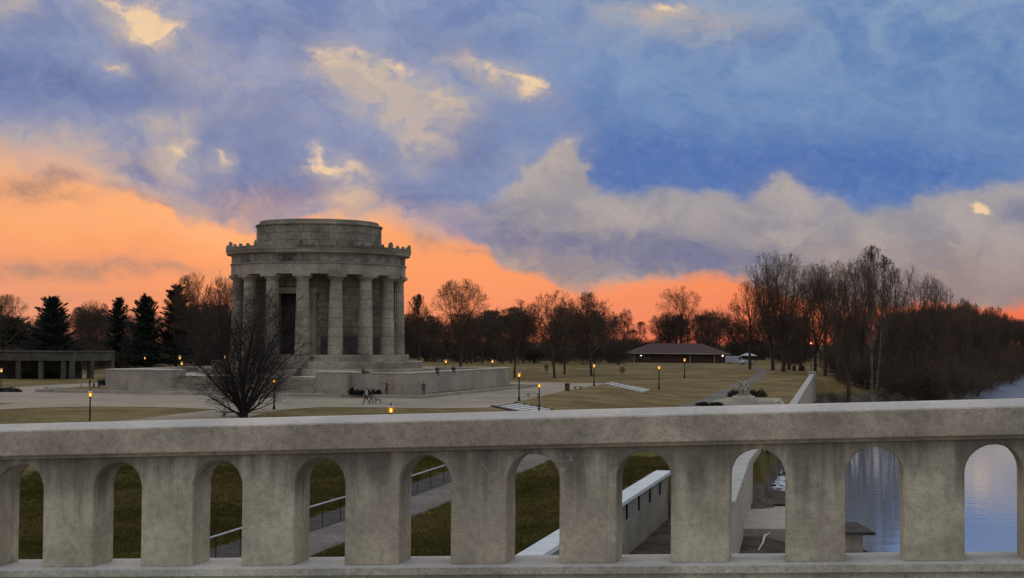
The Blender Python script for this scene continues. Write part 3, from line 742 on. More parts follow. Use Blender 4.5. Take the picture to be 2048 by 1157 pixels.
    # antefixes
    def ante(w, h, d):
        mb = MB(); out = [(-w, 0), (-w * 0.95, h * 0.45), (-w * 0.6, h * 0.8), (-w * 0.2, h), (w * 0.2, h), (w * 0.6, h * 0.8), (w * 0.95, h * 0.45), (w, 0)]
        n = len(out); mb.add([(x, -d, z) for x, z in out] + [(x * 0.85, d, z * 0.9) for x, z in out], [tuple(range(n - 1, -1, -1)), tuple(range(n, 2 * n))] + [(i, (i + 1) % n, n + (i + 1) % n, n + i) for i in range(n)])
        return mb.mesh('antefix', M['stone_dark'])
    am, al = ante(0.26, 0.4, 0.16), ante(0.36, 0.8, 0.2)
    for k in range(48):
        a = -math.pi / 2 + R(7.5 * k + 3.75)
        o = link('antefix', al if k % 4 == 1 else am, ro, (13.36 * math.cos(a), 13.36 * math.sin(a), Z_COR + 0.11), a + math.pi / 2)
    # attic drum
    h = (23.75 - Z_COR) / 3
    for i in range(3):
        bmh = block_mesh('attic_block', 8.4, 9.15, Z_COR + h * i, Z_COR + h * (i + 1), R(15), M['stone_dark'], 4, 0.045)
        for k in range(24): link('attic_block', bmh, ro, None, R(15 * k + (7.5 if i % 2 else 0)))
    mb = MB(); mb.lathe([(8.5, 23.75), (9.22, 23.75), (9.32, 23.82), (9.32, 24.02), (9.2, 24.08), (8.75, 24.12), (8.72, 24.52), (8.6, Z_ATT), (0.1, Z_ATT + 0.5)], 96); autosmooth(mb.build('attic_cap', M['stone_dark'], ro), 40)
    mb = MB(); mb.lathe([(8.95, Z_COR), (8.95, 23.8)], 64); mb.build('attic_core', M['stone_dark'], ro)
build_rotunda()

def build_terrace():
    te = empty('terrace', ROT, RHO)
    tag(te, 'square walled granite terrace with broad front steps around the round memorial', 'terrace')
    UL, UR, VF, VB = -20.6, 22.6, -25.0, 25.0          # local frame: front is -y
    ZF, ZW = 2.4, 3.08
    # podium body (inside the walls) with a recess for the steps
    poly = [(UL + 0.5, VF + 0.5), (-10.4, VF + 0.5), (-10.4, VF + 2.6), (10.2, VF + 2.6), (10.2, VF + 0.5), (UR - 0.5, VF + 0.5), (UR - 0.5, VB - 0.5), (UL + 0.5, VB - 0.5)]
    MB().prism(poly, 0.0, ZF).build('podium', M['coping'], te)
    def wall(x0, x1, y0, y1, n, axis):
        """a wall built of upright slabs, each with its coping stone"""
        for i in range(n):
            a0, a1 = i / n, (i + 1) / n
            if axis == 'x': q = (x0 + (x1 - x0) * a0 + 0.006, x0 + (x1 - x0) * a1 - 0.006, y0, y1); c = (q[0], q[1], y0 - 0.06, y1 + 0.06)
            else: q = (x0, x1, y0 + (y1 - y0) * a0 + 0.006, y0 + (y1 - y0) * a1 - 0.006); c = (x0 - 0.06, x1 + 0.06, q[2], q[3])
            MB().cbox(*q, 0.3, ZW, 0.012).build('wall_slab', M['stone_wall'], te)
            MB().cbox(*c, ZW, ZW + 0.14, 0.02).build('coping_stone', M['coping'], te)
    wall(UL, -14.6, VF, VF + 0.8, 3, 'x'); wall(14.6, UR, VF, VF + 0.8, 4, 'x')
    wall(UR - 0.8, UR, VF + 0.8, VB, 14, 'y'); wall(UL, UL + 0.8, VF + 0.8, VB, 14, 'y'); wall(UL + 0.8, UR - 0.8, VB - 0.8, VB, 12, 'x')
    # stair cheek blocks
    for x0, x1 in ((-16.6, -10.4), (10.2, 14.6)):
        MB().cbox(x0, x1, VF - 1.1, VF + 3.4, 0.3, ZW + 0.05, 0.03).build('cheek_block', M['stone_wall'], te)
        MB().cbox(x0 - 0.05, x1 + 0.05, VF - 1.15, VF + 3.4, ZW + 0.05, ZW + 0.2, 0.03).build('cheek_coping', M['coping'], te)
    # broad front steps
    n = 12; rise = (ZF - 0.45) / n
    for i in range(n):
        y = VF - 2.0 + 0.4 * i
        MB().cbox(-10.39, 10.19, y, y + 1.2, 0.45 + rise * (i + 1) - 0.3, 0.45 + rise * (i + 1) - 0.002, 0.012).build('step', M['stone_dark'], te)
    # low plinth round the terrace, its kerb, and three long lower steps
    KX0, KX1, KY0, KY1 = -29.5, 25.4, -28.0, 33.0
    MB().box(KX0 + 0.4, KX1 - 0.4, KY0 + 0.4, KY1 - 0.4, 0.0, 0.40).build('plinth_lawn', M['grass'], te)
    MB().cbox(-11.5, 11.5, KY0 + 0.41, VF - 0.9, 0.2, 0.448, 0.01).build('landing', M['coping'], te)
    def kerb(x0, x1, y0, y1, k, axis):
        for i in range(k):
            a, c = i / k, (i + 1) / k
            q = (x0 + (x1 - x0) * a + 0.008, x0 + (x1 - x0) * c - 0.008, y0, y1) if axis == 'x' else (x0, x1, y0 + (y1 - y0) * a + 0.008, y0 + (y1 - y0) * c - 0.008)
            MB().cbox(*q, 0.0, 0.46, 0.03).build('kerb_stone', M['stone_wall'], te)
    kerb(KX0, -16.7, KY0, KY0 + 0.45, 5, 'x'); kerb(14.7, KX1, KY0, KY0 + 0.45, 4, 'x')
    kerb(KX1 - 0.45, KX1, KY0 + 0.45, KY1, 14, 'y'); kerb(KX0, KX0 + 0.45, KY0 + 0.45, KY1, 14, 'y')
    for i in range(3):
        MB().cbox(-16.7, 14.7, KY0 - 0.9 + 0.45 * i, KY0 + 0.46 + 0.0 * i, 0.0 + 0.15 * i - 0.02, 0.15 * (i + 1) - 0.004, 0.012).build('long_step', M['stone_wall'], te)
build_terrace()

# ------------------------------------------------------------------ river walls and what lies below the bridge
def strip_wall(root, pts, thick, zfoot, name, m, cope_m, panel=4.0, overhang=0.12, cope_h=0.16, joints=False):
    """wall panels and coping stones along a line of (x, y, ztop)"""
    for (x0, y0, z0), (x1, y1, z1) in zip(pts[:-1], pts[1:]):
        L = math.hypot(x1 - x0, y1 - y0); n = max(1, round(L / panel)); d = Vector((x1 - x0, y1 - y0)) / L; nr = Vector((d.y, -d.x))
        for i in range(n):
            a, c = i / n, (i + 1) / n - 0.012 / L
            A = Vector((x0, y0)) + d * L * a; C = Vector((x0, y0)) + d * L * c; za = z0 + (z1 - z0) * a; zc = z0 + (z1 - z0) * c
            q = [A - nr * thick / 2, A + nr * thick / 2, C + nr * thick / 2, C - nr * thick / 2]
            zz = [za, za, zc, zc]
            MB().hexa([(p.x, p.y, zfoot) for p in q], [(p.x, p.y, z) for p, z in zip(q, zz)]).build(name, m, root)
            h = thick / 2 + overhang; q = [A - nr * h, A + nr * h, C + nr * h, C - nr * h]
            MB().hexa([(p.x, p.y, z) for p, z in zip(q, zz)], [(p.x, p.y, z + cope_h) for p, z in zip(q, zz)]).build('coping_stone', cope_m, root)
M['flood'] = mat('flood_wall_concrete', (0.28, 0.25, 0.195), 0.9, 0.2, 0.5, tint=(0.19, 0.17, 0.14), fine=0.3, fscale=3)
M['pale_concrete'] = mat('pale_coping_concrete', (0.34, 0.315, 0.26), 0.85, 0.12, 0.7, fine=0.2, fscale=6)
M['white_concrete'] = mat('white_coping_concrete', (0.50, 0.50, 0.46), 0.85, 0.1, 0.7, fine=0.12, fscale=6)
def build_river_walls():
    a = empty('flood_wall'); tag(a, 'panelled concrete flood wall with a broad white coping, seen through the middle openings', 'wall')
    z = -1.32
    pts = [(W(40) + 0.15, 40, z), (W(62) + 0.15, 62, z), (W(103.5) + 0.15, 103.5, z)]
    strip_wall(a, pts, 0.5, -5.2, 'wall_panel', M['flood'], M['white_concrete'], 5.2, 0.26, 0.2)
    d = Vector((0.224, 1)).normalized(); nr = Vector((d.y, -d.x))
    y = 44.0
    while y < 102:                                         # recessed upper strip and dark joint posts on the river face
        p = Vector((W(y) + 0.15, y)) + nr * 0.27
        q = [p - nr * 0.01 - d * 0.09, p + nr * 0.07 - d * 0.09, p + nr * 0.07 + d * 0.09, p - nr * 0.01 + d * 0.09]
        MB().hexa([(v.x, v.y, -2.3) for v in q], [(v.x, v.y, -1.42) for v in q]).build('bracket', M['iron'], a)
        y += 4.6
    b_ = empty('river_wall'); tag(b_, 'long pale river wall with capped coping running away beyond the statue', 'wall')
    yy = [78, 92, 104, 120, 138, 171, 210, 250, 290, 316]
    pts = [(RW(y) if y < 171 else 30 + 0.208 * (y - 171) + 0.15, y, -0.72 + (y - 80) / 236 * 1.85) for y in yy]
    strip_wall(b_, pts, 0.55, -5.4, 'wall_panel', M['tan'], M['pale_concrete'], 8.0, 0.16, 0.16)
    x, y, z = pts[-1]
    MB().cbox(x - 0.55, x + 0.75, y, y + 1.3, -5.4, z + 0.35, 0.03).build('end_pier', M['tan'], b_)
    MB().cbox(x - 0.65, x + 0.85, y - 0.1, y + 1.4, z + 0.35, z + 0.6, 0.12).build('pier_cap', M['pale_concrete'], b_)
    x, y, z = pts[5]
    MB().cbox(x + 0.1, x + 1.1, y + 14, y + 15.6, -5.4, z - 0.1, 0.03).build('buttress', M['tan'], b_)
    # concrete apron at the foot of the bank
    p0, p1, p2, p3 = at(1440, 1058, 96), at(1572, 1058, 96), at(1590, 1013, 109), at(1440, 1013, 109)
    ap = empty('boat_ramp', (p0.x, 96, 0)); tag(ap, 'sloping tan concrete apron on the muddy bank under the bridge', 'ramp')
    L = [Vector((p.x - p0.x, p.y - 96, p.z)) for p in (p0, p1, p2, p3)]
    MB().hexa([v - Vector((0, 0, 1.2)) for v in L], L).build('slab', M['tan'], ap)
    e0, e1 = L[3], L[2]
    MB().hexa([e0 + Vector((0, 0.1, -0.8)), e1 + Vector((3, 0.1, -0.8)), e1 + Vector((3, 2.6, -0.8)), e0 + Vector((0, 2.6, -0.8))], [e0 + Vector((0, 0.1, 0.14)), e1 + Vector((3, 0.1, 0.14)), e1 + Vector((3, 2.6, 0.1)), e0 + Vector((0, 2.6, 0.1))]).build('back_kerb', M['soil'], ap)
    MB().hexa([e0 + Vector((0.2, 0.3, 0.14)), e0 + Vector((1.7, 0.3, 0.14)), e0 + Vector((1.9, 1.5, 0.14)), e0 + Vector((0.2, 1.5, 0.14))], [e0 + Vector((0.2, 0.3, 0.3)), e0 + Vector((1.7, 0.3, 0.3)), e0 + Vector((1.9, 1.5, 0.3)), e0 + Vector((0.2, 1.5, 0.3))]).build('end_stone', M['pale_concrete'], ap)
    # bleached stick on the mud
    a0, a1 = gnd(1516, 1104), gnd(1536, 1066)
    st = empty('driftwood_stick', a0); tag(st, 'bleached forked driftwood stick lying on dark mud', 'stick')
    v = (a1 - a0)
    MB().tube([(0, 0, 0.06), tuple(v * 0.35 + Vector((0.05, 0, 0.1))), tuple(v * 0.7 + Vector((-0.04, 0, 0.12))), tuple(v + Vector((0, 0, 0.1)))], [0.035, 0.06, 0.09, 0.04], 6).build('stem', M['driftwood'], st)
    MB().tube([tuple(v * 0.72 + Vector((0, 0, 0.12))), tuple(v * 0.8 + Vector((0.35, 0, 0.3)))], [0.06, 0.02], 5).build('fork', M['driftwood'], st)
    # broken ice and drift on the bank
    rnd = random.Random(3); mb = MB()
    for i in range(260):
        px = rnd.gauss(1545, 30); py = rnd.choice((960, 968, 985, 992)) + rnd.gauss(0, 8)
        if px < 1494 + (1000 - py) * 0.3 or py > 1003 or py < 940: continue
        c = at(px, py, 1); d = ray(px, py); t = (-4.6 - EYE.z) / d.z; p = EYE + d * t
        s = rnd.uniform(0.15, 0.7); z = ground_h(p.x, p.y); k = rnd.uniform(0.08, 0.3)
        a = rnd.uniform(0, 6.28); poly = [(p.x + s * rnd.uniform(0.6, 1.2) * math.cos(a + j * 1.257), p.y + 1.6 * s * rnd.uniform(0.6, 1.2) * math.sin(a + j * 1.257)) for j in range(5)]
        mb.cur = 0 if rnd.random() < 0.62 else 1
        mb.prism(poly, z - 0.2, z + k)
    o = mb.build('ice_drift', [M['ice'], M['soil']]); tag(o, 'broken river ice and drift stranded on the mud', 'ice', kind='stuff')
    # outlet house by the water
    c = at(1672, 1080, 93); h = empty('outlet_house', (c.x, 93, -5.6)); tag(h, 'squat tan concrete outlet house with a dark overhanging slab at the water', 'outlet')
    zt = at(1700, 1056, 93).z + 5.6
    hw = at(1717, 1080, 93).x - c.x; ow = at(1736, 1065, 93).x - c.x
    MB().cbox(-hw, hw, -1.2, 1.4, 0, zt - 0.2, 0.02).build('wall', M['tan'], h)
    MB().hexa([(-ow, -1.9, zt - 0.2), (ow, -1.9, zt - 0.2), (ow * 0.9, 2.1, zt - 0.2), (-ow, 2.1, zt - 0.2)], [(-ow, -1.9, zt - 0.04), (ow, -1.9, zt - 0.04), (ow * 0.9, 2.1, zt + 0.1), (-ow, 2.1, zt + 0.1)]).build('roof_slab', M['soil'], h)
    MB().cbox(-hw - 0.3, hw + 0.35, -1.5, 1.6, -0.5, zt - 1.25, 0.03).build('footing', M['soil'], h)
build_river_walls()

def build_fence():
    f = empty('railing'); tag(f, 'galvanised pipe railing along the gravel path below the bridge', 'railing')
    pts = []
    for i, c in enumerate(pp):
        if not 44 < c.y < 100: continue
        d = (pp[min(i + 1, 60)] - pp[max(i - 1, 0)]).normalized(); n = Vector((d.y, -d.x)); q = c - n * 1.5
        pts.append(Vector((q.x, q.y, ground_h(q.x, q.y))))
    Ls = [0]
    for a, c in zip(pts[:-1], pts[1:]): Ls.append(Ls[-1] + (c - a).length)
    MB().tube([p + Vector((0, 0, 1.12)) for p in pts], 0.038, 6).build('top_rail', M['fence'], f)
    s = 0.0; pm = MB().tube([(0, 0, -0.1), (0, 0, 1.1)], 0.022, 6).mesh('post', M['iron']); P = []
    while s < Ls[-1]:
        k = max(j for j in range(len(Ls)) if Ls[j] <= s); k = min(k, len(pts) - 2)
        p = pts[k].lerp(pts[k + 1], (s - Ls[k]) / (Ls[k + 1] - Ls[k])); P.append(p); link('post', pm, f, p); s += 2.6
build_fence()

# ------------------------------------------------------------------ bare trees
def grow(seed, H, width, form='round', twigs=True, dens=1.0, lean=0.0, rt=None):
    """bare tree grown inside a crown envelope; returns levels of (points (K+1,n,3), radii (K+1,n))"""
    g = np.random.default_rng(seed)
    up = np.array([0, 0, 1.0])
    hw = 0.40 * H                                   # working half width; scaled to the real one at the end
    env = {'round': (0.60, 0.41), 'column': (0.62, 0.40), 'vase': (0.44, 0.60), 'spread': (0.57, 0.44), 'thicket': (0.42, 0.58)}[form]
    cz, ez = env[0] * H, env[1] * H
    if form == 'column': hw *= 0.8
    ax = np.array([1 / hw, 1 / hw, 1 / ez])
    ph = g.uniform(0, 6.28, 4)
    def clip(P, D, L, lo, hi):
        """shorten branches so that they end near the crown's uneven surface"""
        p = (P - np.array([lean * H * 0.3, 0, cz])) * ax; d = D * ax
        a = (d * d).sum(1); b_ = (p * d).sum(1); c = (p * p).sum(1) - 1
        t = (-b_ + np.sqrt(np.maximum(b_ * b_ - a * c, 0))) / a
        az = np.arctan2(P[:, 1], P[:, 0]); lump = 1 + 0.13 * np.sin(3 * az + ph[0]) * np.cos(2.3 * P[:, 2] / H * 3 + ph[1]) + 0.08 * np.sin(5 * az + ph[2])
        t = np.where(c > 0, 0.0, t)
        return np.minimum(L, np.maximum(t * lump * g.uniform(lo, hi, len(L)), 0.12 * L + 0.05))
    def walk(P, D, L, Rd, K, wander, upb, taper):
        pts, rr = [P], [Rd]
        for k in range(K):
            D = D + g.normal(0, wander, D.shape) + up * upb
            D /= np.linalg.norm(D, axis=1, keepdims=True)
            P = P + D * (L / K)[:, None]
            pts.append(P); rr.append(Rd * (1 - taper * (k + 1) / K))
        return np.array(pts), np.array(rr)
    def kids(pts, rr, L, m, t0, t1, ang, ratio, fall, rk, jitter=0.35, a1=None):
        K, n = pts.shape[0] - 1, pts.shape[1]
        t = t0 + (t1 - t0) * (np.arange(m)[:, None] + g.uniform(0, 1, (m, n))) / m
        k = np.minimum((t * K).astype(int), K - 1); f = t * K - k
        idx = np.arange(n)[None, :].repeat(m, 0)
        A, B = pts[k, idx], pts[k + 1, idx]
        P = A + (B - A) * f[..., None]
        T = (B - A); T /= np.linalg.norm(T, axis=-1, keepdims=True)
        e1 = np.cross(T, np.array([0.31, 0.2, 0.93])); e1 /= np.linalg.norm(e1, axis=-1, keepdims=True); e2 = np.cross(T, e1)
        phi = np.arange(m)[:, None] * 2.4 + g.uniform(0, 6.28, (1, n)) + g.normal(0, 0.4, (m, n))
        q = e1 * np.cos(phi)[..., None] + e2 * np.sin(phi)[..., None]
        am = ang if a1 is None else ang + (a1 - ang) * (t - t0) / (t1 - t0)
        a = np.radians(am) * g.uniform(1 - jitter, 1 + jitter, (m, n))
        D = T * np.cos(a)[..., None] + q * np.sin(a)[..., None]
        r = rr[k, idx] + (rr[k + 1, idx] - rr[k, idx]) * f
        Lk = L[None, :] * ratio * (1 - fall * t) * g.uniform(0.75, 1.25, (m, n))
        return P.reshape(-1, 3), D.reshape(-1, 3), Lk.ravel(), (r * rk).ravel()
    rt = rt or H * 0.0165
    lv = []
    o = np.zeros((1, 3)); d0 = np.array([[lean, 0, 1.0]])
    dm = lambda n: max(2, int(round(n * dens)))
    HH = np.array([H])
    def level(par, parL, m, t0, t1, ang, ratio, fall, rk, K, wander, upb, taper, lo, hi, jitter=0.35, a1=None):
        P, D, L, r = kids(*par, parL, m, t0, t1, ang, ratio, fall, rk, jitter, a1)
        L = clip(P, D, L, lo, hi); w = walk(P, D, L, r, K, wander, upb, taper); lv.append(w); return w, L
    if form == 'round':
        a = walk(o, d0, HH * 0.55, np.array([rt]), 6, 0.06, 0.04, 0.55); lv.append(a)
        w, L = level(a, HH, 11, 0.42, 1.0, 62, 0.6, 0.0, 0.6, 7, 0.13, 0.06, 0.8, 0.85, 1.0, 0.25, 18)
        w, L = level(w, L, dm(9), 0.22, 1.0, 46, 0.5, 0.2, 0.58, 5, 0.17, 0.05, 0.75, 0.85, 1.02)
    elif form == 'column':
        a = walk(o, d0, HH * 0.97, np.array([rt * 0.6]), 10, 0.03, 0.05, 0.95); lv.append(a)
        w, L = level(a, HH, 17, 0.32, 0.97, 46, 0.4, 0.3, 0.5, 6, 0.12, 0.12, 0.8, 0.8, 1.05, 0.3, 28)
        w, L = level(w, L, dm(7), 0.15, 1.0, 40, 0.5, 0.3, 0.58, 4, 0.16, 0.09, 0.75, 0.9, 1.1)
    elif form == 'vase':
        a = walk(o, d0, HH * 0.09, np.array([rt]), 2, 0.02, 0.0, 0.2); lv.append(a)
        w, L = level(a, HH, 24, 0.3, 1.0, 62, 0.95, 0.0, 0.30, 9, 0.06, 0.03, 0.85, 0.85, 1.2, 0.3, 2)
        w, L = level(w, L, dm(9), 0.15, 1.0, 28, 0.42, 0.4, 0.5, 5, 0.09, 0.04, 0.8, 0.9, 1.08)
    elif form == 'spread':
        a = walk(o, d0, HH * 0.30, np.array([rt]), 4, 0.05, 0.0, 0.3); lv.append(a)
        w, L = level(a, HH, 8, 0.5, 1.0, 36, 0.8, 0.0, 0.58, 9, 0.09, 0.06, 0.85, 0.88, 1.0, 0.5, 14)
        w, L = level(w, L, dm(13), 0.18, 1.0, 42, 0.36, 0.25, 0.5, 5, 0.15, 0.08, 0.75, 0.88, 1.05)
    else:
        a = walk(o, d0, HH * 0.12, np.array([rt]), 2, 0.02, 0.0, 0.2); lv.append(a)
        w, L = level(a, HH, 12, 0.1, 1.0, 50, 0.85, 0.0, 0.5, 5, 0.12, 0.04, 0.85, 0.8, 1.05, 0.7, 15)
        w, L = level(w, L, dm(9), 0.1, 1.0, 42, 0.42, 0.3, 0.5, 4, 0.18, 0.05, 0.8, 0.9, 1.1)
    w, L = level(w, L, dm(8), 0.15, 1.0, 44, 0.52, 0.25, 0.58, 4, 0.18, 0.05, 0.7, 0.95, 1.15)
    if twigs: w, L = level(w, L, dm(6), 0.15, 1.0, 42, 0.62, 0.25, 0.6, 2, 0.2, 0.06, 0.55, 1.0, 1.25)
    xs = (width / 2) / hw
    out = []
    for p, rr in lv:
        p = p.copy(); p[..., :2] *= xs; out.append((p, rr))
    zs = H / np.quantile(np.concatenate([x[0][..., 2].ravel() for x in out]), 0.997)
    for p, rr in out: p[..., 2] *= zs
    return out
def tubes(lv, sides, rmin):
    """one mesh worth of tapered tubes from levels"""
    Vs, Fs, n0 = [], [], 0
    for (p, rr), n in zip(lv, sides):
        K, m = p.shape[0] - 1, p.shape[1]
        T = np.gradient(p, axis=0); T /= np.linalg.norm(T, axis=-1, keepdims=True) + 1e-9
        ref = np.where(np.abs(T[..., 2:3]) > 0.8, np.array([1.0, 0, 0]), np.array([0, 0, 1.0]))
        a = np.cross(T, ref); a /= np.linalg.norm(a, axis=-1, keepdims=True) + 1e-9; b_ = np.cross(T, a)
        r = np.maximum(rr, rmin)[..., None, None]
        ang = np.arange(n) * 2 * np.pi / n
        V = p[..., None, :] + r * (a[..., None, :] * np.cos(ang)[:, None] + b_[..., None, :] * np.sin(ang)[:, None])     # K+1,m,n,3
        id_ = np.arange((K + 1) * m * n).reshape(K + 1, m, n) + n0
        q = np.stack([id_[:-1], np.roll(id_, -1, 2)[:-1], np.roll(id_, -1, 2)[1:], id_[1:]], -1)
        Vs.append(V.reshape(-1, 3)); Fs.append(q.reshape(-1, 4)); n0 += (K + 1) * m * n
    return np.concatenate(Vs), np.concatenate(Fs)
def tree_meshes(seed, H, width, form, dens=1.0, twigs=True, bark='bark', twig='twig', rmin=0.011, lean=0.0, rt=None):
    lv = grow(seed, H, width, form, twigs, dens, lean, rt)
    V, Fq = tubes(lv[:2], (8, 5), 0.03); a = mesh_np('trunk', V, Fq, M[bark], True)
    V, Fq = tubes(lv[2:], (4, 3, 3)[:len(lv) - 2], rmin); c = mesh_np('crown', V, Fq, M[twig])
    return a, c
def plant(name, ms, loc, label, cat='tree', group=None, rz=0.0, sc=(1, 1, 1), sink=0.15):
    t = empty(name, (loc[0], loc[1], loc[2] - sink), rz); t.scale = sc
    tag(t, label, cat, group); link('trunk', ms[0], t); link('crown', ms[1], t); return t
def spot(px, py=None, Y=None):
    if Y is None: return gnd(px, py)
    p = at(px, 700, Y); return Vector((p.x, Y, ground_h(p.x, Y)))
def px_h(px, ytop, p): return at(px, ytop, p.y).z - p.z
def px_w(a, c, Y): return (c - a) * Y / F

# the young multi-stemmed tree on the lawn in front of the memorial
p = spot(487, 838); H = px_h(487, 596, p)
plant('ornamental_tree', tree_meshes(11, H * 1.1, px_w(340, 634, p.y), 'vase', 0.98, True, bark='dark_bark', twig='dark_bark', rmin=0.0085, rt=0.46), p, 'leafless many-stemmed tree spreading from a short stump in front of the memorial')
# individually placed trees on the lawn: (base px, base py or None, Y, top py, left px, right px, form, seed, label)
SPEC = [
    (920, None, 320, 556, 856, 992, 'round', 21, 'tall bare tree with open crown right behind the terrace wall'),
    (1109, 757, None, 580, 1052, 1166, 'round', 22, 'bare shade tree with a dense egg-shaped crown on the lawn, left of the pair'),
    (1129, 749, None, 604, 1090, 1180, 'round', 29, 'bare tree whose dark trunk stands just behind between the two lawn shade trees'),
    (1183, 753, None, 583, 1124, 1254, 'round', 23, 'broad bare shade tree beside the lamp at the plaza edge, right of the pair'),
    (1029, 756, None, 598, 976, 1094, 'round', 24, 'bare tree standing just past the far end of the terrace wall'),
    (1358, None, 560, 572, 1298, 1416, 'round', 25, 'lone round-headed bare tree rising behind the brick building'),
    (1546, 741, None, 502, 1462, 1626, 'spread', 31, 'largest leafless cottonwood, leftmost of the riverside clump'),
    (1578, 740, None, 508, 1510, 1668, 'spread', 32, 'leafless cottonwood second from the left in the riverside clump'),
    (1600, 742, None, 530, 1540, 1700, 'round', 33, 'leafless tree behind the dark red barrels in the riverside clump'),
    (1650, 752, None, 522, 1580, 1720, 'round', 40, 'leafless tree just past the end pier of the river wall'),
    (1697, None, 300, 516, 1620, 1760, 'spread', 34, 'leafless tree with a slim dark stem on the bank below the river wall'),
    (1742, None, 312, 488, 1690, 1800, 'column', 35, 'tallest sycamore with a pale straight stem on the river bank'),
    (1752, None, 322, 508, 1740, 1856, 'column', 36, 'pale-stemmed sycamore leaning right beside the tallest one'),
    (1836, None, 330, 540, 1780, 1904, 'spread', 37, 'bare tree with a fan-shaped crown at the right end of the bank clump'),
    (1568, None, 352, 506, 1490, 1646, 'spread', 51, 'leafless cottonwood standing behind the leftmost two of the clump'),
    (1630, None, 345, 528, 1560, 1704, 'spread', 52, 'leafless tree in the middle of the riverside clump, above the red light'),
    (1676, None, 330, 522, 1610, 1742, 'round', 53, 'bushy leafless tree behind the slim dark stem on the bank'),
    (1724, None, 340, 530, 1660, 1788, 'spread', 54, 'leafless tree left of the pale-stemmed sycamores'),
    (1790, None, 345, 536, 1726, 1852, 'spread', 55, 'leafless tree right of the pale-stemmed sycamores'),
    (1866, None, 350, 556, 1804, 1920, 'round', 56, 'rounded leafless tree at the right shoulder of the bank clump'),
    (1500, None, 372, 560, 1462, 1560, 'round', 57, 'shorter leafless tree at the left foot of the riverside clump'),
    (1092, None, 330, 726, 1085, 1099, 'round', 41, 'slender bare sapling on the lawn between the shade trees'),
    (1245, 752, None, 732, 1236, 1254, 'round', 42, 'tiny bare sapling alone on the lawn left of the brick building'),
    (392, None, 330, 545, 320, 440, 'spread', 43, 'bare tree towering over the evergreens left of the memorial'),
    (440, None, 345, 542, 396, 486, 'spread', 44, 'bare tree rising against the left edge of the memorial columns'),
    (186, None, 380, 600, 140, 232, 'round', 45, 'pale bare tree between the two left evergreens'),
    (14, None, 400, 588, -40, 62, 'round', 46, 'bare tree at the far left edge behind the colonnade'),
    (838, None, 360, 586, 806, 874, 'column', 47, 'slim bare tree just right of the memorial columns'),
]
for bx, by, Y, top, l, r, form, seed, label in SPEC:
    p = spot(bx, by, Y); H = px_h(bx, top, p)
    small = H < 4
    pale = form == 'column' and seed in (35, 36)
    ms = tree_meshes(seed, H, px_w(l, r, p.y), form, 0.5 if small else (0.86 if bx > 1480 else 0.95), not small, bark='pale_bark' if pale else 'bark', rmin=0.0145, lean=0.12 if seed == 36 else 0.0, rt=0.05 if small else None)
    plant('bare_tree', ms, p, label, rz=seed * 0.7)

# ------------------------------------------------------------------ evergreens
def conifer(seed, H, width, open_=0.0):
    g = np.random.default_rng(seed); V, Fq = [], []
    tr = MB().tube([(0, 0, 0), (0.05, 0, H * 0.5), (0, 0.05, H * 0.97)], [H * 0.022, H * 0.014, 0.03], 7)
    segs_p, segs_r = [], []
    nb = int(H * 10); n0 = 0
    for i in range(nb):
        t = 0.08 + 0.91 * (i / nb) ** 0.9 + g.normal(0, 0.012); z = H * t; a = i * 2.399 + g.normal(0, 0.3)
        L = (width / 2) * (1 - t) ** 0.55 * 1.1 * g.uniform(0.35, 1.15) * (1 + 0.22 * math.sin(a * 2 + seed) * math.cos(t * 9 + seed)) + 0.3
        el = -0.10 + 0.8 * t + g.normal(0, 0.2); d = np.array([math.cos(a) * math.cos(el), math.sin(a) * math.cos(el), math.sin(el)])
        tip = np.array([0, 0, z]) + d * L + np.array([0, 0, 0.12 * L])
        tr.tube([(0, 0, z), tuple(np.array([0, 0, z]) + d * L * 0.55), tuple(tip)], [0.045, 0.03, 0.01], 3, False)
        ns = int(L * 58 * (1 - open_)) + 14
        s = g.uniform(0.12, 1.0, ns); c = np.array([0, 0, z]) + np.outer(s * L, d) + np.outer(0.12 * L * s * s, [0, 0, 1.0])
        side = np.array([-d[1], d[0], 0]); c += np.outer(g.normal(0, 0.24, ns) * L * 0.9 * (1.1 - 0.5 * s), side) + g.normal(0, 0.08, (ns, 3))
        dirs = d * 0.8 + np.outer(g.normal(0, 0.8, ns), side) + g.normal(0, 0.25, (ns, 3)); dirs[:, 2] += 0.12; dirs /= np.linalg.norm(dirs, axis=1, keepdims=True)
        w = np.cross(dirs, g.normal(0, 1, (ns, 3))); w /= np.linalg.norm(w, axis=1, keepdims=True)
        ln = g.uniform(0.25, 0.6, ns)[:, None]; wd = g.uniform(0.04, 0.09, ns)[:, None]
        q = np.stack([c - w * wd, c + w * wd, c + dirs * ln + w * wd * 0.3, c + dirs * ln - w * wd * 0.3], 1)
        V.append(q.reshape(-1, 3)); Fq.append(np.arange(ns * 4).reshape(-1, 4) + n0); n0 += ns * 4
    return tr.mesh('trunk', M['bark'], True), mesh_np('crown', np.concatenate(V), np.concatenate(Fq), M['needle'])
for bx, Y, top, l, r, seed, op, label in [
    (104, 330, 598, 44, 160, 1, 0.0, 'broad dark evergreen behind the stone colonnade, leftmost of the conifers'),
    (236, 350, 598, 204, 268, 2, 0.3, 'slim ragged evergreen between the two fuller conifers'),
    (291, 335, 596, 240, 342, 3, 0.0, 'dark cone-shaped evergreen in the middle of the conifer row'),
    (352, 340, 572, 306, 404, 4, 0.25, 'tall loose evergreen nearest the memorial'),
    (30, 420, 640, -30, 90, 5, 0.1, 'low dark evergreen at the left edge behind the colonnade')]:
    p = spot(bx, None, Y); plant('evergreen_tree', conifer(seed, px_h(bx, top, p), px_w(l, r, Y), op), p, label, rz=seed)

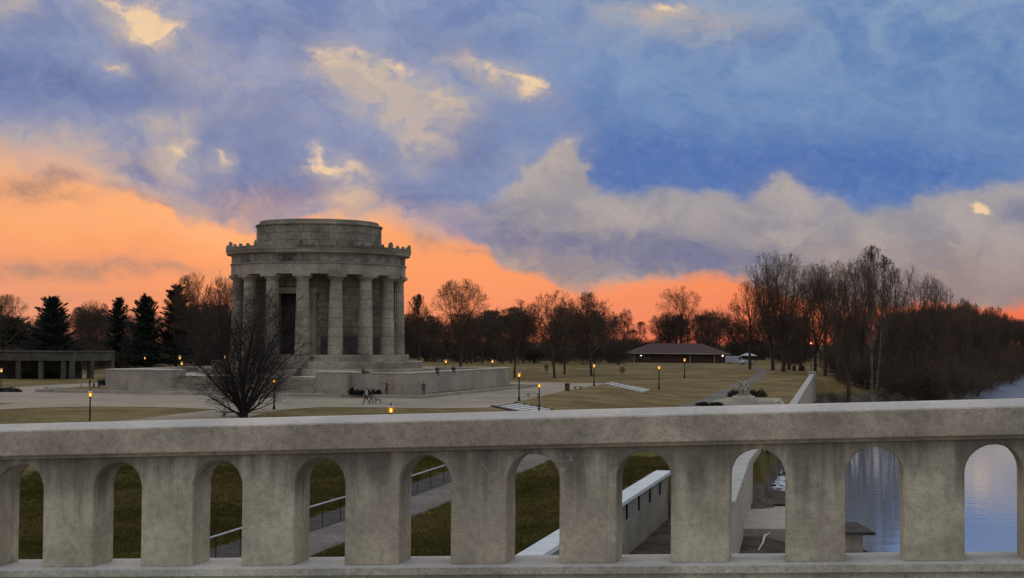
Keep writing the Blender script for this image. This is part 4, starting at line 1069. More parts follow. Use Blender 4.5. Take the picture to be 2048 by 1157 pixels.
# ------------------------------------------------------------------ the wood behind the park and the thicket on the bank
def make_scatter(coll):
    """node group: puts a plant of the kind's collection on every point (attributes: kind index, turn, size)"""
    ng = bpy.data.node_groups.new('scatter_' + coll.name, 'GeometryNodeTree')
    ng.interface.new_socket('Geometry', in_out='INPUT', socket_type='NodeSocketGeometry'); ng.interface.new_socket('Geometry', in_out='OUTPUT', socket_type='NodeSocketGeometry')
    N = ng.nodes; gi, go = N.new('NodeGroupInput'), N.new('NodeGroupOutput')
    ci = N.new('GeometryNodeCollectionInfo'); ci.inputs[0].default_value = coll; ci.inputs[1].default_value = True; ci.inputs[2].default_value = True
    ip = N.new('GeometryNodeInstanceOnPoints')
    def attr(nm, ty):
        a = N.new('GeometryNodeInputNamedAttribute'); a.data_type = ty; a.inputs[0].default_value = nm; return a.outputs[0]
    cx = N.new('ShaderNodeCombineXYZ'); ng.links.new(attr('turn', 'FLOAT'), cx.inputs[2])
    ng.links.new(gi.outputs[0], ip.inputs['Points']); ng.links.new(ci.outputs[0], ip.inputs['Instance']); ip.inputs['Pick Instance'].default_value = True
    ng.links.new(attr('kind_id', 'INT'), ip.inputs['Instance Index']); ng.links.new(cx.outputs[0], ip.inputs['Rotation']); ng.links.new(attr('size', 'FLOAT_VECTOR'), ip.inputs['Scale'])
    ng.links.new(ip.outputs[0], go.inputs[0]); return ng
def wood(name, label, spots, group, cat):
    g = np.random.default_rng(77); n = len(spots)
    me = bpy.data.meshes.new(name); me.vertices.add(n)
    me.vertices.foreach_set('co', np.array([(x, y, ground_h(x, y) - 0.2) for x, y, h, w in spots], dtype=np.float32).ravel())
    me.attributes.new('turn', 'FLOAT', 'POINT').data.foreach_set('value', g.uniform(0, 6.28, n).astype(np.float32))
    me.attributes.new('kind_id', 'INT', 'POINT').data.foreach_set('value', g.integers(0, 1000, n).astype(np.int32))
    me.attributes.new('size', 'FLOAT_VECTOR', 'POINT').data.foreach_set('vector', np.array([(w, w, h) for x, y, h, w in spots], dtype=np.float32).ravel())
    o = link(name, me); m = o.modifiers.new('scatter', 'NODES'); m.node_group = group; tag(o, label, cat, kind='stuff'); return o
def proto(coll, seed, form, mt, dens=1.0, rmin=0.02, H=15.0, wd=10.0, twigs=True):
    lv = grow(seed, H, wd, form, twigs, dens); V, Fq = tubes(lv, (5, 4, 3, 3, 3)[:len(lv)], rmin)
    V = V.copy(); V[:, 2] /= H; V[:, :2] /= wd
    coll.objects.link(bpy.data.objects.new(form + '_plant', mesh_np(form + '_plant', V, Fq, M[mt])))
def stock(name, lst):
    c = bpy.data.collections.new(name)
    for a in lst: proto(c, *a)
    return make_scatter(c)
PR = stock('wood_trees', [(q, f, 'bark', 0.9, 0.015) for q, f in ((61, 'round'), (62, 'round'), (63, 'spread'), (64, 'round'), (65, 'column'))])
TK = stock('wood_thickets', [(q, 'thicket', 'bark', 1.0, 0.018, 6.0, 6.0, False) for q in (71, 72, 73)])
BR = stock('bank_trees', [(q, f, 'twig', 0.9, 0.015) for q, f in ((66, 'round'), (67, 'spread'), (68, 'round'))])
BT = stock('bank_thickets', [(q, 'thicket', 'twig', 1.0, 0.016, 6.0, 6.0, False) for q in (74, 75, 76)])
g = random.Random(9)
sp = []
def tops(px):      # skyline of the wood in photograph pixels
    return float(np.interp(px, [-200, 0, 60, 160, 260, 420, 560, 820, 880, 960, 1040, 1120, 1230, 1290, 1340, 1400, 1440, 1480, 1560, 1700, 1800], [640, 632, 640, 622, 630, 612, 640, 632, 640, 628, 622, 626, 622, 638, 634, 632, 622, 634, 630, 632, 630]))
for i in range(230):
    px = g.uniform(-160, 1800); Y = g.choice((430, 470, 520, 580, 640)) + g.uniform(-20, 20)
    if 1240 < px < 1530 and Y < 560: Y += 120
    q = at(px, 700, Y); z = ground_h(q.x, Y); h = at(px, tops(px) + abs(g.gauss(0, 20)) - 12, Y).z - z
    if q.x > W(Y) - 2: continue
    sp.append((q.x, Y, h, h * g.uniform(0.55, 0.85)))
wood('far_wood', 'dark leafless wood closing the park behind the memorial', sp, PR, 'wood')
sp = []
for i in range(420):
    px = g.uniform(-160, 1800); Y = g.uniform(425, 640)
    if 1240 < px < 1540 and Y < 545: Y += 130
    q = at(px, 700, Y)
    if q.x > W(Y) - 2: continue
    sp.append((q.x, Y, g.uniform(4.5, 8.5), g.uniform(7, 12)))
for i in range(70):
    px = g.uniform(-160, 500); Y = g.uniform(330, 420); q = at(px, 700, Y); sp.append((q.x, Y, g.uniform(2.5, 5.5), g.uniform(6, 10)))
wood('undergrowth', 'dense bare undergrowth filling the foot of the far wood', sp, TK, 'undergrowth')
# river bank: trees stepping away to the right
sp = []
for i in range(260):
    Y = 318 + (i / 260) ** 1.4 * 1300 + g.uniform(-6, 6); s = g.uniform(-34 - (Y - 318) * 0.05, 16)
    x = W(Y) + s; px = 1024 + x / Y * F
    if px < 1765 or px > 2350: continue
    ytop = float(np.interp(px, [1765, 1830, 1880, 1930, 1990, 2048, 2200], [640, 628, 604, 614, 630, 636, 642])) + abs(g.gauss(0, 14)) - (g.uniform(8, 20) if g.random() < 0.22 else 0)
    z = ground_h(x, Y); h = at(px, ytop, Y).z - z
    if h < 5: continue
    sp.append((x, Y, h, min(h, 16) * g.uniform(0.7, 1.0)))
wood('bank_wood', 'brown leafless wood lining the river bank to the right edge', sp, BR, 'wood')
sp = []
for i in range(520):
    Y = 322 + g.random() ** 1.5 * 900; x = W(Y) + g.uniform(-26, 29)
    px = 1024 + x / Y * F
    if px < 1655: continue
    sp.append((x, Y, g.uniform(3, 7) * (1.5 if px > 1780 else 1), g.uniform(5, 9)))
for i in range(46):
    Y = g.uniform(235, 320); s = g.uniform(4, 17); x = W(Y) + s
    sp.append((x, Y, g.uniform(0.8, 2.6), g.uniform(2.0, 4.5)))
wood('bank_scrub', 'tangled brown scrub along the foot of the river bank', sp, BT, 'scrub')

# ------------------------------------------------------------------ shrubs and hedges
def leafy(seed, rx, ry, rz_, n):
    g = np.random.default_rng(seed); d = g.normal(0, 1, (n, 3)); d /= np.linalg.norm(d, axis=1, keepdims=True); d[:, 2] = np.abs(d[:, 2])
    lump = 1 + 0.16 * np.sin(d[:, 0] * 5 + seed) * np.cos(d[:, 1] * 4 - seed)
    c = d * np.array([rx, ry, rz_]) * (lump * g.uniform(0.55, 1.05, n))[:, None]
    dr = d * 0.6 + g.normal(0, 0.6, (n, 3)); dr /= np.linalg.norm(dr, axis=1, keepdims=True)
    w = np.cross(dr, g.normal(0, 1, (n, 3))); w /= np.linalg.norm(w, axis=1, keepdims=True)
    s = g.uniform(0.05, 0.12, n)[:, None]
    q = np.stack([c - w * s * 0.6, c + dr * s * 1.0 - w * s * 0.2, c + dr * s * 1.6, c + w * s * 0.6], 1)
    return q.reshape(-1, 3), np.arange(n * 4).reshape(-1, 4)
def shrub(p, rx, ry, h, label, seed, group=None, rz=0.0, name='shrub', cat='shrub', n=None):
    t = empty(name, p, rz); tag(t, label, cat, group)
    V, Fq = leafy(seed, rx, ry, h, n or int(900 + 500 * rx * ry)); link('foliage', mesh_np('foliage', V, Fq, M['shrub']), t)
    mb = MB(); r = random.Random(seed)
    for i in range(7):
        a = r.uniform(0, 6.28); mb.tube([(0, 0, -0.1), (rx * 0.6 * math.cos(a), ry * 0.6 * math.sin(a), h * 0.7)], [0.03, 0.01], 4, False)
    mb.build('stems', M['bark'], t); return t

# ------------------------------------------------------------------ lamps
M['lamp_pane'] = bpy.data.materials.new('amber_lantern_pane'); M['lamp_pane'].use_nodes = True
def pane_mat(m, colr, st, k):
    nt = m.node_tree; nt.nodes.clear(); b = NB(nt)
    e = b.node('ShaderNodeEmission'); e.inputs[0].default_value = (*colr, 1); e.inputs[1].default_value = st
    t = b.node('ShaderNodeBsdfTransparent'); t.inputs[0].default_value = (1, 0.8, 0.5, 1)
    x = b.node('ShaderNodeMixShader'); x.inputs[0].default_value = k
    o = b.node('ShaderNodeOutputMaterial'); nt.links.new(t.outputs[0], x.inputs[1]); nt.links.new(e.outputs[0], x.inputs[2]); nt.links.new(x.outputs[0], o.inputs[0])
pane_mat(M['lamp_pane'], (1.0, 0.30, 0.03), 1.1, 0.55)
M['bulb'] = emit('glowing_bulb', (1.0, 0.62, 0.10), 5.0)
M['bulb_green'] = emit('greenish_bulb', (0.75, 0.95, 0.22), 4.0)
M['bulb_white'] = emit('white_bulb', (1.0, 0.97, 0.8), 5.0)
M['bulb_red'] = emit('red_bulb', (1.0, 0.12, 0.05), 5.0)
M['opal'] = mat('opal_top', (0.6, 0.5, 0.42), 0.5, 0.1, 3)
def lamp_meshes(H, bulb):
    ms = {}
    mb = MB(); mb.lathe([(0.01, 0), (0.24, 0), (0.24, 0.12), (0.17, 0.18), (0.15, 0.5), (0.10, 0.6), (0.01, 0.62)], 12); ms['base'] = mb.mesh('base', M['iron'])
    mb = MB(); mb.lathe([(0.09, 0.55), (0.085, H * 0.45), (0.072, H - 0.62), (0.12, H - 0.58), (0.12, H - 0.53), (0.05, H - 0.5)], 10); ms['post'] = mb.mesh('post', M['iron'])
    b0, b1, z0, z1 = 0.15, 0.23, H - 0.5, H - 0.06
    mb = MB()
    for i in range(6):
        a = i * math.pi / 3; c = (i + 1) * math.pi / 3
        mb.add([(b0 * math.cos(a), b0 * math.sin(a), z0), (b0 * math.cos(c), b0 * math.sin(c), z0), (b1 * math.cos(c), b1 * math.sin(c), z1), (b1 * math.cos(a), b1 * math.sin(a), z1)], [(0, 1, 2, 3)])
    ms['pane'] = mb.mesh('panes', M['lamp_pane'])
    mb = MB()
    for i in range(6):
        a = i * math.pi / 3; mb.tube([(b0 * math.cos(a), b0 * math.sin(a), z0 - 0.02), (b1 * math.cos(a), b1 * math.sin(a), z1)], 0.012, 4)
    mb.lathe([(0.2, z0 - 0.03), (b0 + 0.02, z0 - 0.03), (b0 + 0.02, z0), (0.05, z0)], 6); mb.lathe([(b1 + 0.02, z1), (b1 + 0.03, z1 + 0.03), (b1 - 0.02, z1 + 0.04)], 6)
    ms['frame'] = mb.mesh('frame', M['iron'])
    mb = MB(); mb.lathe([(b1 + 0.01, z1 + 0.03), (b1 - 0.01, z1 + 0.11), (0.15, z1 + 0.15)], 12); ms['shade'] = mb.mesh('shade', M['opal'])
    mb = MB(); mb.lathe([(0.16, z1 + 0.14), (0.10, z1 + 0.20), (0.045, z1 + 0.24), (0.05, z1 + 0.33), (0.03, z1 + 0.38), (0.002, z1 + 0.44)], 10); ms['finial'] = mb.mesh('finial', M['iron'])
    mb = MB(); mb.lathe([(0.002, z0 + 0.03), (0.075, z0 + 0.06), (0.115, z0 + 0.19), (0.085, z0 + 0.31), (0.002, z0 + 0.37)], 10); ms['bulb'] = mb.mesh('bulb', bulb, True)
    return ms
LM = lamp_meshes(3.75, M['bulb']); LG = lamp_meshes(3.75, M['bulb_green'])
def lamp(p, label, ms=LM, sc=1.0, group='lantern posts around the plaza'):
    t = empty('lamp_post', p); t.scale = (sc, sc, sc); tag(t, label, 'lamp', group)
    for n in ('base', 'post', 'shade', 'finial'): link(n, ms[n], t)
    fr = link('lantern', ms['frame'], t); link('panes', ms['pane'], fr); link('bulb', ms['bulb'], fr)
def lamp_px(px, ytop, ybase, label, **k):
    p = gnd(px, ybase); h = at(px, ytop, p.y).z - p.z; lamp(p, label, sc=h / 4.13, **k)
def lamp_Y(px, ytop, Y, label, **k):
    p = at(px, 700, Y); z = ground_h(p.x, Y); h = at(px, ytop, Y).z - z; lamp(Vector((p.x, Y, z)), label, sc=h / 4.13, **k)
lamp_px(1038, 741, 803, 'lit lantern post at the head of the nearer slab steps')
lamp_Y(1079, 762, 168, 'lit lantern post rising right beside the nearer slab steps, before the white bench')
lamp_px(1188, 725, 772, 'lit lantern post at the plaza edge beside the shade tree trunk')
lamp_px(1318, 728, 779, 'lit lantern post alone on the open lawn below the brick building')
lamp_px(1369, 714, 757, 'lit lantern post in front of the right half of the brick building')
lamp_px(548, 752, 820, 'lit lantern post right of the many-stemmed tree')
lamp_Y(182, 777, 137, 'lit lantern post standing on the left lawn wedge')
lamp_Y(783, 805, 117, 'nearest lantern, only its glowing head showing over the balustrade')
lamp_px(2, 734, 784, 'greenish lantern at the left edge by the low hedge', ms=LG)
lamp_Y(892, 717, 296, 'distant lantern over the back parapet, left of two', ms=LM)
lamp_Y(985, 717, 300, 'distant greenish lantern over the back parapet, right of two', ms=LG)
lamp_Y(360, 708, 285, 'upper of two close lanterns behind the left terrace wall', ms=LG)
lamp_Y(364, 721, 270, 'lower of two close lanterns behind the left terrace wall')
lamp_Y(290, 712, 330, 'faint lantern among the evergreens left of the pair')
lamp_Y(450, 709, 320, 'small lantern seen through the many-stemmed tree')
def beacon(px, py, Y, label):
    p = at(px, py, Y); z = ground_h(p.x, Y); t = empty('signal_light', (p.x, Y, z)); tag(t, label, 'light')
    MB().tube([(0, 0, 0), (0, 0, p.z - z - 0.15)], 0.07, 6).build('pole', M['iron'], t)
    MB().lathe([(0.002, p.z - z - 0.2), (0.16, p.z - z - 0.1), (0.2, p.z - z + 0.02), (0.16, p.z - z + 0.14), (0.002, p.z - z + 0.22)], 10).build('lens', M['bulb_red'], t, smooth=True)
beacon(1622, 687, 340, 'small red light glowing among the riverside trees')

# ------------------------------------------------------------------ low buildings
def build_brick_house():
    Y = 470.0; l, r = at(1266, 710, Y).x, at(1452, 710, Y).x; z0 = ground_h((l + r) / 2, Y); cx = (l + r) / 2; hw = (r - l) / 2; dp = 9.0
    ze = at(1360, 707, Y).z - z0; zr = at(1360, 686, Y + dp).z - z0
    h = empty('brick_building', (cx, Y, z0 - 0.2)); tag(h, 'long low brick building with a brown hipped roof across the lawn', 'building')
    MB().box(-hw, hw, 0, 2 * dp, -0.6, ze + 0.2).build('wall', M['brick'], h)
    o = 1.1
    rf = MB().add([(-hw - o, -o, ze), (hw + o, -o, ze), (hw + o, 2 * dp + o, ze), (-hw - o, 2 * dp + o, ze), (-hw + 6.2, dp, zr), (hw - 6.2, dp, zr), (-hw - o, -o, ze + 0.22), (hw + o, -o, ze + 0.22), (hw + o, 2 * dp + o, ze + 0.22), (-hw - o, 2 * dp + o, ze + 0.22)],
             [(3, 2, 1, 0), (6, 7, 5, 4), (7, 8, 5), (8, 9, 4, 5), (9, 6, 4), (0, 1, 7, 6), (1, 2, 8, 7), (2, 3, 9, 8), (3, 0, 6, 9)]).build('roof', M['roof'], h)
    MB().box(-hw - o - 0.05, hw + o + 0.05, -o - 0.08, -o + 0.06, ze - 0.05, ze + 0.24).build('gutter', M['stone_wall'], rf)
    for px in (1272, 1281, 1289, 1298, 1342, 1359, 1386, 1402):
        x = at(px, 714, Y).x - cx
        w = MB().box(x - 0.5, x + 0.5, -0.06, 0.05, 1.1, 2.1).build('window', M['old_stone'], h)
        MB().box(x - 0.4, x + 0.4, -0.09, -0.05, 1.2, 2.0).build('pane', M['glass'], w)
    for px in (1268, 1380, 1429):
        x = at(px, 714, Y).x - cx; MB().box(x - 0.14, x + 0.14, -0.14, -0.003, -0.6, ze).build('downpipe', M['stone_wall'], h)
    for px, k in ((1282, 0.5), (1445, 1.0)):
        p = at(px, 712, Y); q = MB().lathe([(0.002, -0.16 * k), (0.17 * k, -0.1 * k), (0.2 * k, 0.05), (0.1, 0.14), (0.002, 0.18)], 8).build('wall_light', M['bulb_white'], h, (p.x - cx, -0.3, p.z - z0 + 0.2), smooth=True)
        MB().box(-0.04, 0.04, 0.0, 0.32, 0.1, 0.18).build('bracket', M['iron'], q)
build_brick_house()

def build_colonnade():
    Y = 282.0; z0 = 0.0
    X_ = lambda px, dY=0: at(px, 740, Y + dY).x
    xl, xc = X_(-60), X_(146)
    h = empty('colonnade', (xc, Y, z0)); tag(h, 'low stone colonnade with square pillars and a flat beam at the left', 'colonnade')
    zt = at(80, 705, Y).z; zb = at(80, 722, Y).z
    wL = xl - xc
    MB().cbox(wL, 0.0, -0.1, 1.1, zb, zt, 0.03).build('front_beam', M['old_stone'], h)
    MB().cbox(wL, 0.15, -0.3, 1.2, zt, zt + 0.28, 0.04).build('cornice', M['old_stone'], h)
    # the side wing runs back to the right
    d = Vector((0.42, 1)).normalized(); n = Vector((d.y, -d.x)); L = 12.0
    def side(name, a, c, w0, w1, z0_, z1_, m):
        A, C = d * a, d * c; q = [A - n * w0, A + n * w1, C + n * w1, C - n * w0]
        return MB().hexa([(p.x, p.y, z0_) for p in q], [(p.x, p.y, z1_) for p in q]).build(name, m, h)
    side('side_beam', 0.0, L, 1.0, 0.0, zb + 0.003, zt - 0.003, M['old_stone']); side('side_cornice', 1.3, L, 1.15, 0.15, zt, zt + 0.26, M['old_stone'])
    for px in (-50, -10, 36, 81, 126, 143):
        x = X_(px) - xc; MB().cbox(x - 0.42, x + 0.42, 0.0, 0.84, -0.2, zb + 0.004, 0.03).build('pillar', M['old_stone'], h)
    for s in (5.0, 11.0): side('pillar', s, s + 0.9, 0.9, 0.02, -0.2, zb + 0.006, M['old_stone'])
    MB().box(wL, -0.5, 7.5, 8.0, -0.2, zt - 0.2).build('back_wall', M['old_stone'], h)
    MB().box(wL, -0.2, 1.1, 7.5, zt - 0.35, zt - 0.1).build('roof_slab', M['old_stone'], h)
build_colonnade()
for i, (px, py, rx, h, lab) in enumerate([(52, 758, 1.4, 1.3, 'dark rounded shrub at the left foot of the colonnade'), (74, 758, 1.6, 1.2, 'dark shrub below the second colonnade bay'), (98, 757, 1.3, 1.4, 'dark shrub left of the colonnade corner pillars'), (118, 757, 1.5, 1.7, 'tallest dark shrub at the colonnade corner')]):
    shrub(gnd(px, py), rx, 1.0, h, lab, 100 + i)
shrub(gnd(16, 785), 2.1, 0.8, 0.65, 'low clipped hedge under the lantern at the left edge', 110, name='hedge', cat='hedge')
for i, (px, py, rx, h, lab) in enumerate([(206, 775, 0.55, 1.2, 'small dark shrub against the left terrace corner'), (216, 777, 0.65, 1.3, 'round dark shrub touching the left terrace corner')]):
    shrub(gnd(px, py), rx, 0.6, h, lab, 120 + i)

# vehicles beyond the brick building
def car(p, rz, label, van=False, m=None):
    t = empty('parked_van' if van else 'parked_car', p, rz); tag(t, label, 'van' if van else 'car')
    L, w, h = (5.6, 1.0, 2.3) if van else (4.4, 0.88, 1.42)
    mb = MB()
    prof = [(-L / 2, 0.35), (-L / 2, h * 0.96), (-L / 2 + 0.15, h), (L * 0.22, h), (L * 0.34, h * 0.58), (L / 2 - 0.05, h * 0.46), (L / 2, 0.4)] if van else [(-L / 2, 0.35), (-L / 2, 0.82), (-L * 0.36, 0.95), (-L * 0.2, h), (L * 0.1, h), (L * 0.26, 0.93), (L * 0.48, 0.78), (L / 2, 0.38)]
    n = len(prof)
    mb.add([(x, -w * (1 if z < 1 else 0.9), z) for x, z in prof] + [(x, w * (1 if z < 1 else 0.9), z) for x, z in prof], [tuple(range(n)), tuple(range(2 * n - 1, n - 1, -1))] + [((i + 1) % n, i, n + i, n + (i + 1) % n) for i in range(n)])
    o = mb.build('body', m or M['white'], t); v = o.modifiers.new('bevel', 'BEVEL'); v.width = 0.06; v.segments = 2
    for s in (-1, 1):
        for x in (-L * 0.3, L * 0.31):
            wh = MB().tube([(x, s * (w - 0.16), 0.32), (x, s * (w + 0.02), 0.32)], 0.32, 14).build('wheel', M['iron'], t); MB().tube([(x, s * (w + 0.0), 0.32), (x, s * (w + 0.03), 0.32)], 0.18, 10).build('rim', M['fence'], wh)
        zz = h * 0.62
        a, c = (L * 0.12, L * 0.27) if van else (-L * 0.2, L * 0.14)
        MB().hexa([(a, s * w * 0.93, zz), (c, s * w * 0.93, zz), (c, s * w * 0.97, zz), (a, s * w * 0.97, zz)], [(a + 0.2, s * w * 0.9, h * 0.9), (c - 0.35, s * w * 0.9, h * 0.9), (c - 0.35, s * w * 0.93, h * 0.9), (a + 0.2, s * w * 0.93, h * 0.9)]).build('window', M['glass'], t)
        MB().box(L / 2 - 0.06, L / 2 + 0.01, s * w * 0.7 - 0.14, s * w * 0.7 + 0.14, h * 0.38, h * 0.46).build('headlight', M['opal'], t)
Yc = 455
q = at(1471, 715, Yc); car(Vector((q.x, Yc, ground_h(q.x, Yc) - 0.0)), 0.1, 'white box van parked at the right end of the brick building', True)
q = at(1494, 716, 440); car(Vector((q.x, 440, ground_h(q.x, 440))), 0.2, 'white car parked right of the white van')
def canopy():
    Y = 468; q = at(1497, 715, Y); z = ground_h(q.x, Y); t = empty('shelter', (q.x, Y, z)); tag(t, 'small pale-roofed shelter behind the parked white car', 'shelter')
    zt = at(1497, 708, Y).z - z
    MB().add([(-2.4, -1.6, zt - 0.6), (2.4, -1.6, zt - 0.6), (2.4, 1.6, zt - 0.6), (-2.4, 1.6, zt - 0.6), (-0.6, 0, zt + 0.2), (0.6, 0, zt + 0.2)], [(3, 2, 1, 0), (0, 1, 5, 4), (1, 2, 5), (2, 3, 4, 5), (3, 0, 4)]).build('roof', M['white'], t)
    for x in (-2.1, 2.1):
        for y in (-1.3, 1.3): MB().tube([(x, y, -0.1), (x, y, zt - 0.58)], 0.08, 6).build('post', M['rusty'], t)
canopy()
def barrel(p, label):
    t = empty('barrel', p); tag(t, label, 'barrel', 'dark red barrels under the cottonwoods')
    MB().lathe([(0.002, 0), (0.42, 0), (0.44, 0.03), (0.42, 0.05), (0.43, 0.38), (0.45, 0.40), (0.43, 0.42), (0.43, 0.72), (0.45, 0.74), (0.43, 0.76), (0.42, 1.1), (0.44, 1.12), (0.40, 1.14), (0.38, 1.08), (0.002, 1.08)], 16).build('drum', M['barrel'], t)
    MB().lathe([(0.445, 1.10), (0.46, 1.13), (0.445, 1.16)], 16).build('rim', M['iron'], t)
for px, lab in ((1566, 'dark red barrel between the cottonwood trunks, left of three'), (1588, 'dark red barrel under the cottonwoods, middle of three'), (1606, 'dark red barrel under the cottonwoods, right of three')):
    t = gnd(px, 742); barrel(t, lab)

# ------------------------------------------------------------------ benches, bins, slab steps
def bench(p, rz, label, L=1.9):
    t = empty('stone_bench', p, rz); tag(t, label, 'bench', 'white stone benches on the plaza')
    MB().cbox(-L / 2, L / 2, -0.28, 0.28, 0.40, 0.52, 0.02).build('seat', M['pale_concrete'], t)
    for s in (-1, 1): MB().cbox(s * L * 0.34 - 0.12, s * L * 0.34 + 0.12, -0.22, 0.22, -0.02, 0.402, 0.02).build('leg', M['stone_wall'], t)
bench(gnd(1066, 794), -0.1, 'white stone bench behind the lantern by the nearer slab steps'); bench(gnd(1156, 779), 0.25, 'white stone bench right of the slatted litter bin', 1.3)
bench(gnd(462, 834), 0.2, 'white stone bench left of the many-stemmed tree stump'); bench(gnd(105, 781), 0.0, 'long white stone bench on the kerb at the left', 2.6)
def bin_(p, label, H=1.05):
    t = empty('litter_bin', p); tag(t, label, 'bin')
    MB().lathe([(0.002, 0.05), (0.30, 0.05), (0.30, H - 0.08), (0.002, H - 0.08)], 16).build('liner', M['iron'], t)
    sm = MB().box(-0.05, 0.05, -0.36, -0.31, 0.02, H).mesh('slat', M['rusty'])
    for i in range(18): link('slat', sm, t, None, i * 2 * math.pi / 18)
    for z in (0.15, H - 0.2): MB().lathe([(0.355, z), (0.375, z), (0.375, z + 0.06), (0.355, z + 0.06), (0.355, z)], 20).build('hoop', M['iron'], t)
    MB().lathe([(0.002, H + 0.02), (0.25, H + 0.02), (0.40, H - 0.02), (0.40, H + 0.05), (0.25, H + 0.09)], 18).build('lid', M['pale_concrete'] if False else M['rusty'], t)
bin_(gnd(1134.5, 782), 'brown slatted litter bin beside the short stone bench'); bin_(gnd(788, 790.5) + Vector((0, 0, 0.0)), 'dark litter bin standing against the front terrace wall', 1.0)
def slab_steps(name, rows, label, cheeks):
    t = empty(name, Vector((*rows[0][0][:2], 0))); tag(t, label, 'steps'); o = Vector((rows[0][0].x, rows[0][0].y, 0))
    for a, c in rows:
        d = (c - a); d.z = 0; n = Vector((-d.y, d.x, 0)).normalized()
        if n.x < 0: n = -n
        zt = max(a.z, c.z) + 0.14
        P = [a - o, c - o, c - o + n * 0.55, a - o + n * 0.55]
        MB().hexa([(v.x, v.y, zt - 0.4) for v in P], [(v.x, v.y, zt) for v in P]).build('slab', M['white_concrete'], t)
    for a, c in cheeks:
        a, c = a - o, c - o; d = (c - a).normalized(); n = Vector((-d.y, d.x, 0)).normalized() * 0.14
        up = Vector((0, 0, 0.18)); dn = Vector((0, 0, -0.3))
        MB().hexa([a - n + dn, c - n + dn, c + n + dn, a + n + dn], [a - n + up, c - n + up, c + n + up, a + n + up]).build('side_kerb', M['soil'], t)
lr = lambda a, c, f: (a[0] + (c[0] - a[0]) * f, a[1] + (c[1] - a[1]) * f)
rows = [(gnd(997 + 12.5 * i, 816 + 2.4 * i), gnd(1037 + 13.5 * i, 809.5 + 2.9 * i)) for i in range(5)]
slab_steps('garden_steps', rows, 'nearer flight of white slab steps leading off the plaza', [(gnd(1031, 807), gnd(1106, 822)), (gnd(984, 814), gnd(1050, 828))])
rows = [(gnd(*lr((1207, 769.5), (1277, 784.5), i / 7)), gnd(*lr((1224, 766.5), (1293, 780), i / 7))) for i in range(8)]
slab_steps('garden_steps', rows, 'farther flight of white slab steps down to the path', [])

# ------------------------------------------------------------------ seated statue
def skin_body(name, joints, bones, mats, zone, parent, subdiv=2):
    """one continuous skinned figure; joints name -> (x, y, z, radius); zone[(a, b)] -> material index"""
    names = list(joints); ix = {n: i for i, n in enumerate(names)}
    me = bpy.data.meshes.new(name); me.from_pydata([joints[n][:3] for n in names], [(ix[a], ix[b_]) for a, b_ in bones], [])
    o = bpy.data.objects.new(name, me); col.objects.link(o)
    sk = o.modifiers.new('skin', 'SKIN'); sk.use_smooth_shade = True
    for n in names:
        r = joints[n][3]; v = me.skin_vertices[0].data[ix[n]]; v.radius = r if isinstance(r, tuple) else (r, r); v.use_root = (n == 'pelvis')
    sb = o.modifiers.new('sub', 'SUBSURF'); sb.levels = subdiv; sb.render_levels = subdiv
    dg = bpy.context.evaluated_depsgraph_get(); out = bpy.data.meshes.new_from_object(o.evaluated_get(dg)); bpy.data.objects.remove(o); bpy.data.meshes.remove(me)
    out.name = name
    out.materials.clear()
    for m in mats: out.materials.append(m)
    seg = [(np.array(joints[a][:3]), np.array(joints[b_][:3]), zone.get((a, b_), 0), max(1e-3, 0.5 * (np.max(joints[a][3]) + np.max(joints[b_][3])))) for a, b_ in bones]
    C = np.empty(len(out.polygons) * 3); out.polygons.foreach_get('center', C); C = C.reshape(-1, 3)
    best = np.full(len(C), 1e9); mi = np.zeros(len(C), dtype=np.int32)
    for A, B, z, r in seg:
        ab = B - A; t = np.clip(((C - A) @ ab) / (ab @ ab + 1e-9), 0, 1); d = np.linalg.norm(C - (A + t[:, None] * ab), axis=1) / r
        k = d < best; best[k] = d[k]; mi[k] = z
    out.polygons.foreach_set('material_index', mi); out.polygons.foreach_set('use_smooth', np.ones(len(C), dtype=bool)); out.update()
    return link(name, out, parent)
def cloth(name, c): return mat(name, c, 0.9, 0.2, 6.0)
M['skin'] = mat('skin', (0.36, 0.21, 0.15), 0.6, 0.08, 8); M['hair'] = mat('dark_hair', (0.03, 0.022, 0.016), 0.7, 0.2, 20)
M['shoe'] = mat('dark_shoes', (0.02, 0.018, 0.016), 0.6, 0.2, 8)
